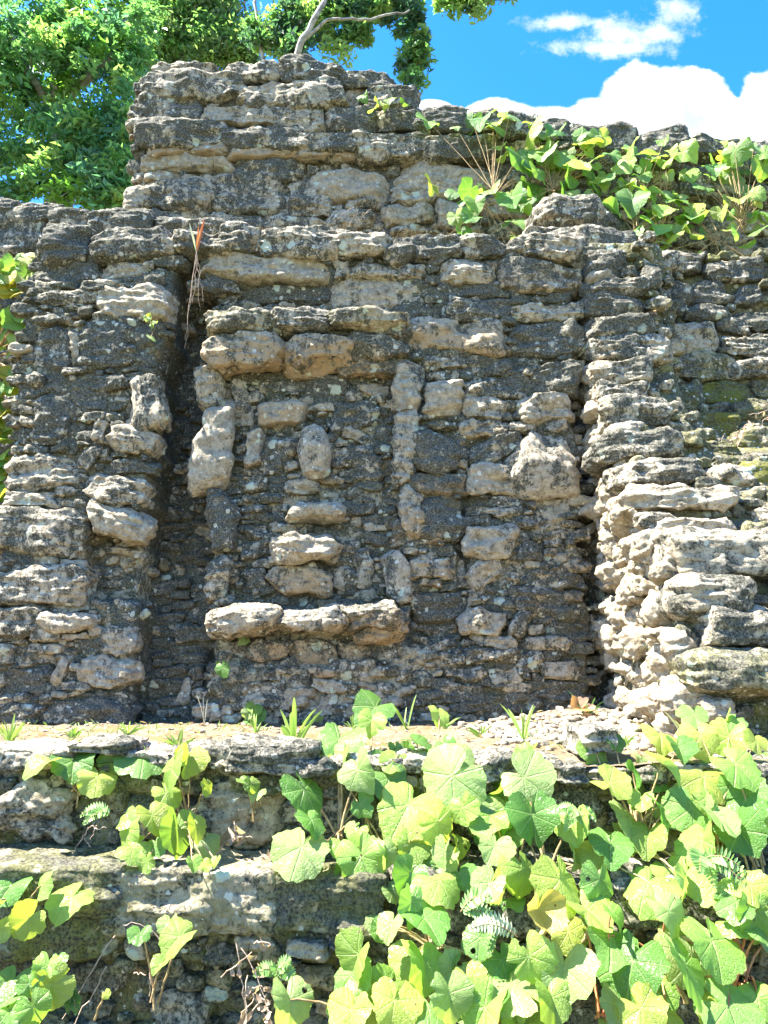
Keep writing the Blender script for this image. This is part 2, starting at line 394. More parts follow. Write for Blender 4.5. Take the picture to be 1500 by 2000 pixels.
def relief(name, surf, x0, x1, z0, z1, parent, tonef, amp=0.035, step=0.013, moss=0.0, top=None, thick=0.4):
    """mortar and rubble core: a thick slab whose face follows surf, top edge given by top(x)"""
    ztop = max(top(x) for x in np.linspace(x0, x1, 40)) if top else z1
    nx, nz = int((x1-x0)/step)+1, int((ztop-z0)/step)+1
    X, Z = np.meshgrid(np.linspace(x0, x1, nx), np.linspace(0, 1, nz), indexing='ij')
    TOP = np.array([top(x) for x in X[:, 0]])[:, None] if top else z1
    Z = z0 + Z*(TOP-z0)
    Yb = surf(X, Z) + 0*X
    P = np.stack([X, Yb, Z], -1).astype(np.float32)
    n = fbm(P*np.array([6, 6, 11.0], np.float32)+5, 4)*amp + np.abs(vnoise(P*30))*-0.014 + vnoise(P*70)*0.005
    Yv = Yb - n + 0.01
    V = np.stack([X, Yv, Z], -1).reshape(-1, 3)
    ii = np.arange(nx*nz).reshape(nx, nz)
    Q = np.stack([ii[:-1, :-1], ii[1:, :-1], ii[1:, 1:], ii[:-1, 1:]], -1).reshape(-1, 4)
    # side skirts going back into the wall
    loop = np.concatenate([ii[:, 0], ii[-1, 1:], ii[-2::-1, -1], ii[0, -2:0:-1]])
    B = V[loop].copy(); B[:, 1] = Yb.max()+thick
    m = len(loop); b0 = len(V); k = np.arange(m); k2 = (k+1) % m
    SK = np.stack([loop[k2], loop[k], b0+k, b0+k2], -1)
    c = len(V)+m
    V2 = np.concatenate([V, B, B.mean(0, keepdims=True)])
    CAPF = np.stack([b0+k2, b0+k, np.full(m, c)], -1)
    tn = np.array([tonef(a, b) for a, b in V2[:, [0, 2]]]) + .30*fbm((V2*2.3+9).astype(np.float32), 3)
    nn = len(V2)
    return mkobj(name, V2, [Q, SK, CAPF], STONE, parent, {'tone': tn, 'och': np.clip(fbm((V2*0.9+3).astype(np.float32), 2), 0, 1)*0.5, 'moss': np.full(nn, moss), 'pos': V2+3.0})

# ================================================================ SETTING
def ss(x, a, b):
    t = np.clip((x-a)/(b-a), 0, 1); return t*t*(3-2*t)
def soil_mat(name, c0, c1, c2, sc=14.0):
    M = bpy.data.materials.new(name); M.use_nodes = True; t = NT(M.node_tree)
    P = t.n('ShaderNodeTexCoord').outputs['Object']
    a = t.noise(P, sc*0.2, 4, 0.6); b = t.noise(P, sc*2.2, 6, 0.75)
    col = t.mix(t.ramp(b, 0.35, 0.65), c0, c1); col = t.mix(t.m('MULTIPLY', t.ramp(a, 0.45, 0.62), t.ramp(b, 0.3, 0.6)), col, c2)
    bs = t.n('ShaderNodeBsdfPrincipled', {'Roughness': 0.95}); bs.inputs['Specular IOR Level'].default_value = 0.1; t.set(bs.inputs['Base Color'], col)
    bp = t.n('ShaderNodeBump', {'Strength': 0.9, 'Distance': 0.02}); t.set(bp.inputs['Height'], b); t.set(bs.inputs['Normal'], bp)
    o = t.n('ShaderNodeOutputMaterial'); t.set(o.inputs[0], bs); return M
SOIL = soil_mat('dry_soil_and_moss', (0.12, 0.088, 0.058), (0.29, 0.225, 0.155), (0.15, 0.125, 0.05))
FOREST = soil_mat('forest_floor', (0.06, 0.05, 0.03), (0.16, 0.14, 0.08), (0.06, 0.10, 0.02), 3.0)
def sheet(name, x0, x1, y0, y1, zf, step, mat):
    nx, ny = max(2, int((x1-x0)/step)+1), max(2, int((y1-y0)/step)+1)
    X, Y = np.meshgrid(np.linspace(x0, x1, nx), np.linspace(y0, y1, ny), indexing='ij')
    V = np.stack([X, Y, zf(X, Y)], -1).reshape(-1, 3); ii = np.arange(nx*ny).reshape(nx, ny)
    Q = np.stack([ii[:-1, :-1], ii[1:, :-1], ii[1:, 1:], ii[:-1, 1:]], -1).reshape(-1, 4)
    return tag(mkobj(name, V, Q, mat), kind='structure')
def n2(X, Y, s, o=3): return fbm(np.stack([X*s, Y*s, X*0+1.7], -1).astype(np.float32), o)
sheet('ground', -400, 400, -60, 900, lambda X, Y: -1.35+0*X, 60, FOREST)
def ledge_z(X, Y): return 0.012 + n2(X, Y, 3.0)*0.018 + n2(X, Y, 14.0)*0.008 + 0.11*ss(X, 0.5, 1.5)*ss(Y, 4.9, 5.9) - 0.03*ss(-Y, -3.95, -3.66)
sheet('ledge_ground', -5.2, 6.5, 3.70, 6.35, ledge_z, 0.02, SOIL)
sheet('terrace_ground', -3.0, 4.4, 6.45, 7.5, lambda X, Y: 3.93+n2(X, Y, 3.0)*0.03, 0.05, SOIL)
sheet('upper_ground', -2.6, 4.4, 7.6, 9.0, lambda X, Y: 5.6+n2(X, Y, 3.0)*0.03, 0.1, SOIL)

# ---------------------------------------------------------------- main wall
def band(v, a, b, w=0.03): return ss(v, a-w, a+w)*(1-ss(v, b-w, b+w))
def S_main(X, Z):
    X = np.asarray(X, float); Z = np.asarray(Z, float)
    Y = 6.03 + 0*X
    X = X + .028*np.sin(Z*5.1+1)+.018*np.sin(Z*13.7)+.010*np.sin(Z*31+2)
    le = np.interp(Z, [0, 3.4, 3.8], [-1.96, -1.82, -1.74]); ri = np.interp(Z, [0, 0.7, 1.3, 2.2, 3.0, 3.45, 3.8], [-1.35, -1.35, -1.34, -1.37, -1.42, -1.45, -1.54])
    Y = Y - 0.10*(1-ss(X, le-0.04, le+0.02))*(1-ss(Z, 3.5, 3.8))                      # left pier
    ch = ss(X, le-0.02, le+0.03)*(1-ss(X, ri-0.04, ri+0.02))
    Y = Y + ch*np.interp(Z, [0, 0.6, 1.5, 3.4, 3.7, 3.95], [0.14, 0.24, 0.42, 0.50, 0.34, 0.05])           # deep channel beside the mask
    Y = Y + 0.17*band(X, -2.32, -1.93)*band(Z, 0.93, 1.50, 0.04)
    Y = Y + 0.06*band(X, -1.40, 0.18)*band(Z, 0.9, 3.15)
    Y = Y + 0.12*band(X, -1.55, 0.10, 0.06)*band(Z, 3.42, 3.66, 0.06)
    Y = Y + 0.10*band(X, -1.42, 0.10, 0.05)*band(Z, 0.45, 0.80, 0.08)
    Y = Y + 0.10*band(X, 0.60, 0.70)*band(Z, 0.62, 1.9)
    Y = Y + 0.10*band(X, 0.12, 0.6, 0.06)*band(Z, 0.6, 1.0, 0.08)
    Y = Y + 0.26*ss(X, 1.54, 1.66)*(1-ss(Z, 3.6, 3.9))
    return Y
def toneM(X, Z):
    return 0.24 + 0.16*(1 if (-1.3 < X < 0.5 and Z < 0.75) else 0) + 0.12*(1 if X < -1.9 and Z < 1.9 else 0) + (-0.10 if (-1.9 < X < -1.4) else 0) + (-0.07 if Z > 3.2 else 0)  # slot toned darker: black algae crust, plus some of its shade put into tone
main = thing('stone_wall', (0, 6.1, 0), 'tall dark ruined stone wall with a projecting stone face and a deep shadowed slot', 'wall', 'ruined masonry walls')
MAINCAPS = [
 (72,426,172,505,.22,.10,{'k':3}), (183,436,338,498,.36,.12,{'k':3}), (340,447,478,483,.5,.12), (436,434,505,470,.45,.08),
 (505,440,655,497,.42,.10), (590,436,692,470,.3,.06), (650,450,768,490,.6,.12,{'k':3}), (757,452,812,505,.35,.09), (800,452,905,497,.35,.11), (898,454,987,500,.42,.10),
 (1018,455,1128,500,.52,.09), (983,466,1026,492,.5,.06), (168,405,300,452,.32,-.12), (300,424,445,462,.35,-.10), (90,400,170,440,.35,-.15)]
MAINST = [
 (383,490,632,536,.95,.07,{'rot':-5}), (190,512,285,546,.62,.05), (183,540,228,553,.95,.06), (650,503,682,542,.72,.05), (690,510,832,538,.62,.06,{'rot':-3}),
 (653,545,832,602,.85,.09,{'k':5}), (200,555,325,613,.88,.08,{'k':5}), (62,565,190,592,.52,.05), (865,512,962,551,.72,.08,{'k':6}), (972,503,1132,562,.50,.08,{'k':5,'och':.3}),
 (365,540,462,566,.48,.06), (360,577,412,590,.75,.05), (1000,588,1137,622,.62,.07), (870,578,1000,622,.28,.05), (800,618,992,678,.68,.08,{'och':.8,'k':5}), (1000,625,1140,692,.26,.08),
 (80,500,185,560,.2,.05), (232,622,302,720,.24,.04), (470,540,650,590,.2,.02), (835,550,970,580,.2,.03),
 # right of the mask
 (825,733,907,812,.84,.12,{'k':3.2}), (910,777,992,817,.78,.08), (1023,762,1117,820,.74,.11,{'rot':10}), (1038,700,1137,767,.2,.12,{'k':3}), (910,733,1035,779,.42,.06), (825,690,905,722,.55,.05),
 (905,690,1000,731,.32,.04), (905,818,992,852,.62,.08,{'och':.6}), (996,818,1047,841,.62,.07), (1068,813,1107,838,.5,.05), (1012,835,1127,970,.66,.13,{'taper':.35,'k':3.5,'rough':.6}),
 (918,905,1007,966,.86,.12,{'k':4}), (913,845,1027,906,.38,.08,{'rot':20}), (983,880,1027,912,.62,.08,{'rot':35}), (803,835,892,918,.3,.12,{'k':3.4}), (800,920,912,968,.4,.08,{'och':.6}),
 (918,985,1012,1006,.55,.07), (913,1022,1005,1090,.88,.12,{'taper':-.1}), (998,1003,1047,1034,.42,.07,{'k':2.6}), (915,1080,992,1145,.78,.08,{'rot':38}), (1083,1080,1110,1099,.75,.04),
 (1018,1055,1062,1097,.3,.06), (795,1088,882,1127,.5,.06,{'och':.5}), (888,1090,908,1136,.62,.04), (918,1145,947,1182,.5,.05), (908,1190,987,1240,.72,.12,{'rot':-10}), (1003,1190,1037,1247,.5,.09,{'rot':62}),
 (928,1240,1012,1266,.7,.08,{'rot':-4}), (1018,1245,1112,1271,.66,.08), (903,1265,1017,1296,.36,.08), (1013,1270,1062,1316,.5,.08), (1058,1290,1137,1326,.66,.07,{'rot':-8}), (958,1300,1017,1336,.7,.06),
 (868,1300,942,1326,.5,.05), (830,1248,892,1276,.5,.05,{'rot':18}), (1000,1140,1110,1200,.28,.07), (805,1150,900,1215,.3,.09), (1020,860,1010,865,.3,.0), (1030,1110,1150,1150,.36,.05), (800,970,905,1050,.25,.03),
 (640,1290,730,1330,.45,.04), (700,1240,800,1290,.3,.04), (1040,1330,1150,1370,.3,.05), (860,1335,960,1375,.38,.05), (560,1305,600,1320,.6,.04), (440,1330,560,1390,.42,.02),(990,1350,1060,1400,.35,.05),
 # left pier
 (243,728,317,826,.70,.10,{'rot':-72,'k':5}), (243,815,287,830,.78,.06), (217,827,306,882,.88,.12,{'k':3.6}), (178,815,212,857,.8,.07,{'rot':62}), (153,860,190,914,.62,.07,{'rot':60}), (143,755,207,802,.42,.05),
 (215,895,262,930,.55,.06), (3,880,142,956,.62,.09,{'k':3.6}), (0,955,105,990,.75,.07), (-40,985,157,1087,.5,.12,{'k':4.4}), (118,1095,167,1112,.75,.06), (-40,1110,167,1182,.58,.12,{'k':5}),
 (168,990,277,1046,.86,.10,{'rot':-12}), (160,925,282,980,.66,.11,{'rot':-14}), (168,1030,183,1066,.75,.05), (-40,1187,76,1242,.62,.14), (78,1195,174,1229,.82,.14,{'k':3.6}), (58,1225,112,1252,.62,.1),
 (113,1235,172,1251,.6,.08), (193,1220,262,1282,.62,.08), (145,1280,260,1346,.68,.10,{'k':3.2}), (100,1280,133,1341,.68,.08,{'rot':70}), (-20,1258,28,1302,.68,.08), (0,1370,80,1418,.38,.05), (80,1362,242,1420,.36,.06),
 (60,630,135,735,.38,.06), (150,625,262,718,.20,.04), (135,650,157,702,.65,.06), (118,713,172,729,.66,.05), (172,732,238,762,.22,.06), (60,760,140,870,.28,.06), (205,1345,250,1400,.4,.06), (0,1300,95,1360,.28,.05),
 # few stones in the slot
 (335,902,377,922,.66,.06), (345,630,375,645,.75,.05), (345,1325,374,1375,.66,.06,{'rot':65}), (262,1390,290,1400,.6,.04), (305,1385,340,1402,.45,.04), (275,1140,340,1160,.5,.05,{'rot':12}), (340,720,395,790,.22,.05)]
EYES = [(510,780,592,826,.78,.11,{'och':.6,'k':3.5}), (478,834,509,907,.72,.09,{'k':6,'rough':.5}), (690,885,745,935,.45,.05), (517,848,572,892,.48,.05)]
caps = [spec(b, S_main) for b in MAINCAPS]
for i, s in enumerate(caps): stones('capstone', [s], main)
BROW = [(403,594,530,640,.50,.32,{'k':3.4,'moss':.3,'d':.24}), (528,590,650,642,.46,.30,{'k':2.8,'d':.22}), (646,597,797,630,.62,.34,{'k':4,'moss':.3,'d':.24}),
        (403,640,552,707,.66,.30,{'och':1,'k':4.5,'d':.24}), (550,642,682,704,.68,.28,{'och':1,'k':4.5,'d':.22}), (680,648,802,692,.34,.22,{'d':.2}), (660,688,792,728,.45,.12,{'och':.8}),
        (425,625,560,655,.22,.2,{'d':.2}), (560,628,690,655,.24,.19,{'d':.2}), (690,622,795,655,.3,.22,{'d':.2})]
NOSE = [(584,820,641,932,.66,.22,{'k':1.75,'d':.16,'rough':.6,'nocut':1,'lump':.5})]
MOUTH = [(560,971,668,1013,.90,.22,{'k':3,'d':.17}), (530,1035,656,1094,.78,.30,{'k':2.8,'d':.22}), (524,1082,566,1100,.72,.10), (523,1098,642,1162,.62,.12,{'och':.9,'k':3.2}), (556,938,622,966,.48,.07,{'k':3})]
LIP = [(403,1184,534,1243,.62,.34,{'k':2.8,'d':.26}), (540,1186,680,1227,.55,.32,{'k':4.5,'d':.25}), (676,1173,772,1226,.34,.32,{'och':.4,'rot':8,'d':.24}), (695,1218,782,1251,.6,.22,{'och':1,'rot':6,'d':.2}),
       (768,1188,800,1237,.5,.2,{'och':.8})]
JAMB = [(384,703,427,792,.62,.16,{'k':4}), (388,758,446,952,.85,.19,{'k':3.6,'rough':.6,'taper':.25}), (408,952,452,1072,.3,.16,{'k':5}), (403,1088,442,1172,.56,.14,{'k':3}), (418,1165,452,1185,.6,.1),
        (772,700,820,800,.62,.14,{'k':4}), (770,795,812,950,.62,.15,{'k':3.5,'lump':.7}), (782,945,822,1035,.66,.14,{'och':.5}), (755,1070,800,1180,.55,.14,{'rough':.4}), (768,1010,860,1070,.4,.06,{'och':1})]
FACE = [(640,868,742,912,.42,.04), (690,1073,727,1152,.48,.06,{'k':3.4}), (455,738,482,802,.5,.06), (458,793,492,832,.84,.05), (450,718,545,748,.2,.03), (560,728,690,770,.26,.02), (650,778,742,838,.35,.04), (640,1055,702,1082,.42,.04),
        (480,930,520,960,.4,.03), (455,985,520,1000,.5,.04), (660,978,730,1005,.4,.05), (470,1020,520,1060,.4,.04), (655,1105,700,1160,.42,.05), (480,1110,520,1150,.42,.04), (470,1060,520,1090,.3,.04),
        (485,1250,562,1290,.42,.08,{'och':.9}), (565,1248,665,1300,.45,.06,{'och':1}), (660,1255,720,1290,.4,.05,{'och':.7}), (540,1303,585,1318,.62,.05), (615,1308,660,1322,.6,.05,{'och':.6}), (445,1250,490,1292,.4,.04), (505,870,560,930,.3,.02)]
mask = bpy.data.objects.new('stone_face', None); COL.objects.link(mask); mask.parent = main
mask['label'] = 'crude projecting stone face built of protruding weathered stones'
allm = []
def S_face(X, Z): return 6.08 + 0*np.asarray(X, float)
for nm, L in (('brow_stone', BROW), ('nose_stone', NOSE), ('mouth_stone', MOUTH), ('lip_stone', LIP), ('side_stone', JAMB), ('eye_stone', EYES)):
    for b in L:
        s = spec(b, S_face); allm.append(s); stones(nm, [s], mask)
fs = [spec(b, S_main) for b in FACE]; allm += fs; stones('face_masonry', fs, mask)
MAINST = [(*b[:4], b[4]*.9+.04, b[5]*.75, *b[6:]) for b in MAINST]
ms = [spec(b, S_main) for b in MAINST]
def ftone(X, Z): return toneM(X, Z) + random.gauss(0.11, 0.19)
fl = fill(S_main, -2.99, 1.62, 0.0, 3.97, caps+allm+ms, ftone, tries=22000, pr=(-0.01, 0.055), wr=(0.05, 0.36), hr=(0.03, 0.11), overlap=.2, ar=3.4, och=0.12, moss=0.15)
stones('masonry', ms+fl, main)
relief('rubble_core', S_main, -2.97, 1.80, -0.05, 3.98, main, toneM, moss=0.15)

# ---------------------------------------------------------------- recessed wall on the far left
def S_left(X, Z): return 6.95 + 0*np.asarray(X, float)
lw = thing('stone_wall', (-4, 7.0, 0), 'recessed low wall at the far left edge, overgrown with bright vines', 'wall', 'ruined masonry walls')
ls = [spec(b, S_left) for b in [(-60,398,72,500,.45,.12), (-30,380,30,415,.4,.1), (20,392,110,430,.3,.1)]]
for s in ls: stones('capstone', [s], lw)
stones('masonry', fill(S_left, -5.2, -2.9, 0, 4.8, ls, lambda a, b: random.gauss(.35, .12), tries=1500, wr=(.08, .5), hr=(.06, .2)), lw)
relief('rubble_core', S_left, -5.2, -2.8, -0.05, 4.75, lw, lambda a, b: .3, step=0.04, thick=0.5)

# ---------------------------------------------------------------- upper wall
UY = 7.4
UT = [(262,150),(300,150),(420,150),(545,135),(660,145),(770,175),(825,225),(970,228),(1200,262),(1500,288),(1700,300)]
_ux = [at(a, b, UY).x for a, b in UT]; _uz = [at(a, b, UY).z-0.03 for a, b in UT]
def topU(x): return float(np.interp(x, _ux, _uz))
zl = at(300, 300, UY).z
def S_up(X, Z): return UY + 0.06*ss(-np.asarray(Z, float), -zl-0.03, -zl+0.03) + 0*np.asarray(X, float)
uw = thing('stone_wall', (0, 7.6, 3.9), 'upper ruined wall of squarish grey blocks standing higher behind the terrace under the sky', 'wall', 'ruined masonry walls')
UC = [(298,117,416,150,.46,.05), (428,117,545,152,.32,.06,{'k':3}), (543,104,662,158,.14,.10,{'k':3.4}), (655,130,772,172,.25,.05,{'k':3}), (708,158,822,208,.3,.08,{'k':3}), (833,208,977,256,.2,.08),
      (970,215,1060,262,.22,.06), (1050,230,1125,272,.22,.06), (1118,238,1248,294,.2,.08), (1243,236,1352,312,.14,.14,{'k':3.2}), (1350,262,1500,300,.2,.07), (1480,268,1620,310,.2,.07)]
US = [(280,134,478,188,.36,.10,{'k':5}), (472,145,678,202,.42,.12,{'k':4}), (638,190,738,262,.24,.08,{'k':3}), (393,198,533,237,.64,.08), (275,168,402,237,.22,.06), (528,205,642,262,.36,.05), (733,213,838,252,.25,.06),
      (268,235,432,282,.3,.09,{'k':6}), (436,240,594,287,.3,.09,{'k':6}), (588,258,692,292,.26,.09,{'k':6}), (692,252,838,304,.40,.10,{'k':8}), (840,258,962,307,.36,.09,{'k':8}), (275,276,432,297,.8,.06,{'och':.9}), (435,284,582,301,.8,.05,{'och':.9}), (586,286,692,304,.66,.05,{'och':.7}),
      (278,298,413,328,.78,.05), (418,300,457,328,.85,.05,{'k':3}), (455,302,602,350,.28,.03), (608,322,757,386,.72,.07,{'k':3.6,'och':.3}), (773,317,952,376,.74,.08,{'k':4}), (280,328,332,350,.72,.05), (353,334,420,360,.62,.05),
      (282,350,416,406,.52,.07,{'k':5}), (238,362,283,408,.85,.08,{'k':4}), (418,335,552,412,.44,.05,{'k':5}), (560,350,642,386,.42,.05), (558,384,642,421,.42,.06), (638,403,728,442,.42,.06,{'k':3.2}), (766,370,848,391,.62,.07), (753,392,842,436,.72,.07,{'k':3.6}),
      (858,388,912,442,.62,.06), (678,386,732,406,.42,.05), (768,438,852,452,.5,.06), (285,405,400,450,.45,.05), (400,412,520,450,.45,.05), (520,420,640,455,.42,.05),
      (1010,270,1110,310,.2,.06), (1120,296,1240,340,.2,.06), (1268,314,1317,362,.48,.08,{'k':5}), (1328,318,1442,382,.3,.06), (1450,408,1510,452,.62,.07,{'k':6}), (1440,300,1560,350,.28,.06), (1388,398,1452,482,.42,.06), (1160,345,1260,385,.25,.05),
      (1000,320,1110,365,.25,.05), (950,380,1050,420,.4,.05), (1260,370,1330,420,.3,.05), (1450,355,1560,400,.3,.05), (1400,480,1470,500,.5,.08)]
UC = [(*b[:4], b[4]+.06, b[5]+.03, *b[6:]) for b in UC]; US = [(*b[:4], b[4]+.1, b[5]+.035, *b[6:]) for b in US]
uc = [spec(b, S_up) for b in UC]; us = [spec(b, S_up) for b in US]
for s in uc: stones('capstone', [s], uw)
uf = fill(S_up, -2.75, 4.6, 3.9, 7.2, uc+us, lambda a, b: random.gauss(.46, .12), tries=5000, wr=(.06, .45), hr=(.04, .2), pr=(.0, .05), inside=lambda x, z: z < topU(x)-0.08, och=.2)
stones('masonry', us+uf, uw)
relief('rubble_core', S_up, -2.72, 4.6, 3.9, 0, uw, lambda a, b: .36, step=0.02, top=topU, amp=0.012, thick=0.9)

# ---------------------------------------------------------------- right wing (stepped stack of slabs with sunlit rubble end)
WX = 1.74
def wingf(z): return np.interp(z, [0, .53, 1.2, 1.9, 2.7, 3.6, 4.1], [4.55, 4.62, 4.86, 5.46, 5.96, 6.06, 6.1])
def S_wing(X, Z):
    X = np.asarray(X, float); Z = np.asarray(Z, float)
    return wingf(Z) + 0.30*ss(X, 2.35, 2.6)*ss(Z, 1.9, 2.3) - 0.0
ww = thing('stone_wall', (3, 5.2, 0), 'battered wall of stacked long slabs at the right with a sunlit cream rubble end', 'wall', 'ruined masonry walls')
SL = [(1028,368,1178,436,.40,-.30,{'k':3,'d':.3}), (1058,426,1236,508,.36,-.05,{'k':2.8,'d':.28}), (1010,430,1100,500,.35,-.25,{'d':.2}), (1130,440,1250,510,.3,-.35,{'k':3,'d':.25}), (1100,400,1210,450,.35,-.6,{'k':3,'d':.25}), (1122,477,1224,542,.22,.1,{'k':2.8}), (1126,538,1272,572,.36,.12,{'d':.2}), (1122,563,1257,617,.3,.12,{'k':3,'d':.2}),
      (1142,611,1278,653,.36,.14,{'d':.22}), (1148,644,1312,703,.5,.14,{'k':3.4,'d':.24}), (1147,693,1272,748,.52,.16,{'k':4.5,'d':.22}), (1153,739,1267,792,.42,.14,{'d':.2}), (1174,771,1318,833,.48,.16,{'k':6,'d':.24}),
      (1163,828,1352,892,.36,.20,{'k':3,'d':.26,'taper':.15}), (1186,890,1378,946,.42,.18,{'k':4,'d':.26}), (1368,903,1475,952,.55,.1,{'k':3,'d':.24}), (1207,943,1452,997,.8,.20,{'k':6,'d':.28}), (1233,1008,1436,1052,.72,.1,{'d':.26}),
      (1266,1022,1640,1124,.60,.22,{'k':5,'d':.32,'rough':.7}), (1283,1120,1488,1198,.5,.20,{'k':3.4,'d':.26}), (1480,1115,1620,1180,.5,.14), (1313,1180,1640,1262,.5,.20,{'k':4.5,'d':.28}), (1306,1264,1640,1368,.46,.26,{'k':3.2,'d':.32,'moss':.5}),
      (1343,1364,1432,1412,.7,.16,{'k':4}), (1420,1372,1560,1450,.28,.02,{'moss':.8}), (1225,1000,1330,1030,.7,.08), (1440,985,1560,1030,.5,.06)]
WR = [(1258,488,1382,527,.42,.10), (1386,500,1500,547,.42,.10), (1255,513,1292,563,.25,.1,{'k':3}), (1298,540,1352,592,.3,.1,{'k':3}), (1353,540,1424,592,.3,.08,{'k':3,'taper':.3}), (1443,550,1494,594,.25,.08,{'k':3,'taper':.3}), (1288,575,1342,612,.3,.1),
      (1343,588,1424,622,.3,.1,{'taper':.2}), (1308,624,1408,688,.62,.14,{'k':3}), (1423,648,1520,693,.5,.12), (1313,684,1444,742,.52,.1,{'moss':.5}), (1428,695,1520,734,.55,.1), (1405,615,1470,650,.3,.08), (1440,600,1520,645,.3,.1), (1420,520,1520,555,.3,.0),
      (1300,745,1370,800,.3,.05,{'moss':.6}), (1370,740,1470,790,.3,.06,{'moss':1}), (1350,800,1450,850,.3,.08,{'moss':1}), (1440,780,1520,830,.5,.1,{'moss':.7}), (1350,860,1450,900,.3,.08,{'moss':1}), (1440,840,1520,890,.4,.1,{'moss':.7}), (1460,900,1520,960,.3,.05,{'moss':1})]
SL = [(b[0]+(38 if b[1] > 1000 else 22 if b[1] > 850 else 10)+(b[2]-b[0])*.05, *b[1:6], {'lump': .75, 'shear': .4, **(b[6] if len(b) > 6 else {})}) for b in SL]
sl_ = [spec(b, S_wing) for b in SL]
for s in sl_: stones('slab', [s], ww)
wr_ = [spec(b, S_wing) for b in WR]
wf = fill(S_wing, WX+.05, 4.5, 0, 4.1, sl_+wr_, lambda a, b: random.gauss(.38, .12), tries=4500, wr=(.06, .4), hr=(.04, .14), pr=(.0, .1), moss=.8)
stones('masonry', wr_+wf, ww)
relief('rubble_core', S_wing, WX+.05, 4.5, -.05, 4.05, ww, lambda a, b: .3, step=0.025, moss=.6, thick=.4)
ef = fill(lambda a, b: 0.0, 4.55, 6.55, 0.03, 4.0, [], lambda a, b: random.gauss(.95, .12), tries=9000, wr=(.05, .30), hr=(.05, .26), pr=(-0.02, .11), inside=lambda y, z: y > wingf(z)+0.02, overlap=.18, ar=1.5, och=.1)
for s in ef:
    y, pv, z = s['c']; hw, hd, hh = s['h']
    hd *= 1.15
    s['c'] = (WX + pv - hd*0.0 + 0.02, y, z); s['h'] = (hd, hw, hh); s['k'] = random.choice((2.4, 2.8, 3.4)); s['rough'] = 1.3; s['rot'] = random.gauss(0, .3)
stones('end_rubble', ef, ww)
# ---------------------------------------------------------------- terrace steps in front
def S_s1(X, Z): return 3.74 + 0.05*ss(-np.asarray(Z, float), 0.12, 0.2)+0*np.asarray(X, float)
def S_s2(X, Z): return 3.44 + 0.10*ss(-np.asarray(Z, float), 0.74, 0.80)+0*np.asarray(X, float)
st1 = thing('terrace_step', (0, 3.9, -.5), 'upper terrace step of rough boulders carrying the sunlit ledge', 'step', 'terrace steps')
E1 = [(-60,1462,128,1500,.6,.06), (125,1450,240,1478,.5,.08), (235,1468,345,1500,.55,.06), (340,1462,455,1500,.5,.06), (448,1452,610,1492,.36,.12,{'k':3}), (440,1480,645,1515,.58,.12,{'k':3}), (640,1482,780,1512,.55,.06), (780,1480,930,1515,.5,.06),
      (932,1478,1000,1535,.4,.08), (1000,1488,1095,1520,.55,.07), (1090,1496,1150,1532,.45,.14,{'k':3}), (1140,1420,1215,1480,.55,.02,{'k':3}), (1150,1500,1300,1530,.5,.06), (1300,1490,1500,1530,.5,.06), (1500,1490,1640,1530,.5,.06)]
F1 = [(0,1535,130,1642,.66,.12,{'k':3,'rough':1.8}), (380,1518,525,1645,.62,.12,{'k':3,'rough':1.8}), (140,1520,230,1600,.3,.04,{'moss':.8}), (230,1540,370,1640,.35,.05,{'moss':.4}), (440,1512,560,1560,.35,.05,{'moss':.7}), (540,1560,680,1640,.4,.04), (700,1540,860,1640,.35,.05),
      (880,1550,1010,1650,.4,.05), (1030,1540,1180,1640,.4,.05), (1200,1545,1340,1640,.35,.05), (1360,1550,1520,1650,.35,.05)]
E1 = [(*b[:6], {'lump': .45, 'nocut': 1, 'k': 6, 'd': .2}) for b in E1]
e1 = [spec(b, S_s1) for b in E1]
for s in e1: stones('edge_slab', [s], st1)
f1 = [spec(b, S_s1) for b in F1]
g1 = fill(S_s1, -2.6, 2.7, -.46, -.02, e1+f1, lambda a, b: random.gauss(.42, .15), tries=1800, wr=(.04, .22), hr=(.03, .1), pr=(.0, .05), moss=.8)
stones('masonry', f1+g1, st1)
relief('rubble_core', S_s1, -2.9, 3.2, -.6, -.005, st1, lambda a, b: .33, step=.012, moss=.7, thick=.5)
st2 = thing('terrace_step', (0, 3.6, -1.3), 'lower terrace step topped with long flat grey slabs at the bottom left', 'step', 'terrace steps')
E2 = [(-80,1697,222,1800,.42,.09,{'k':12,'rough':.8,'d':.26,'lump':.22,'moss':.5,'shear':.1,'nocut':1}), (203,1700,400,1828,.55,.09,{'k':12,'rough':.8,'d':.26,'lump':.22,'moss':.5,'shear':.1,'nocut':1}), (396,1706,528,1832,.60,.08,{'k':12,'rough':.8,'d':.26,'lump':.22,'moss':.5,'shear':.1,'nocut':1}), (522,1712,750,1834,.34,.08,{'k':12,'rough':.8,'d':.26,'lump':.22,'moss':.5,'shear':.1,'nocut':1}), (750,1710,960,1830,.4,.06,{'k':6,'d':.26}), (960,1712,1200,1830,.35,.06,{'k':6,'d':.26}),
      (1200,1710,1500,1830,.35,.06,{'k':6,'d':.26}), (-60,1786,262,1882,.42,.05,{'k':6,'rough':.5,'moss':.8,'d':.2})]
F2 = [(458,1832,524,1864,.66,.05), (560,1843,637,1877,.66,.06), (548,1868,578,1924,.66,.05,{'rot':70}), (586,1893,654,1944,.76,.07,{'k':3}), (283,1945,390,2010,.62,.05), (615,1955,660,1985,.7,.05), (400,1850,460,1890,.3,.03), (480,1880,540,1910,.4,.03), (390,1930,450,1960,.4,.03),
      (130,1890,250,1950,.3,.03), (640,1830,700,1870,.4,.05), (300,1840,390,1870,.3,.03,{'moss':.8}), (430,1980,520,2010,.4,.03)]
e2 = [spec(b, S_s2) for b in E2]
for s in e2: stones('edge_slab', [s], st2)
f2 = [spec(b, S_s2) for b in F2]
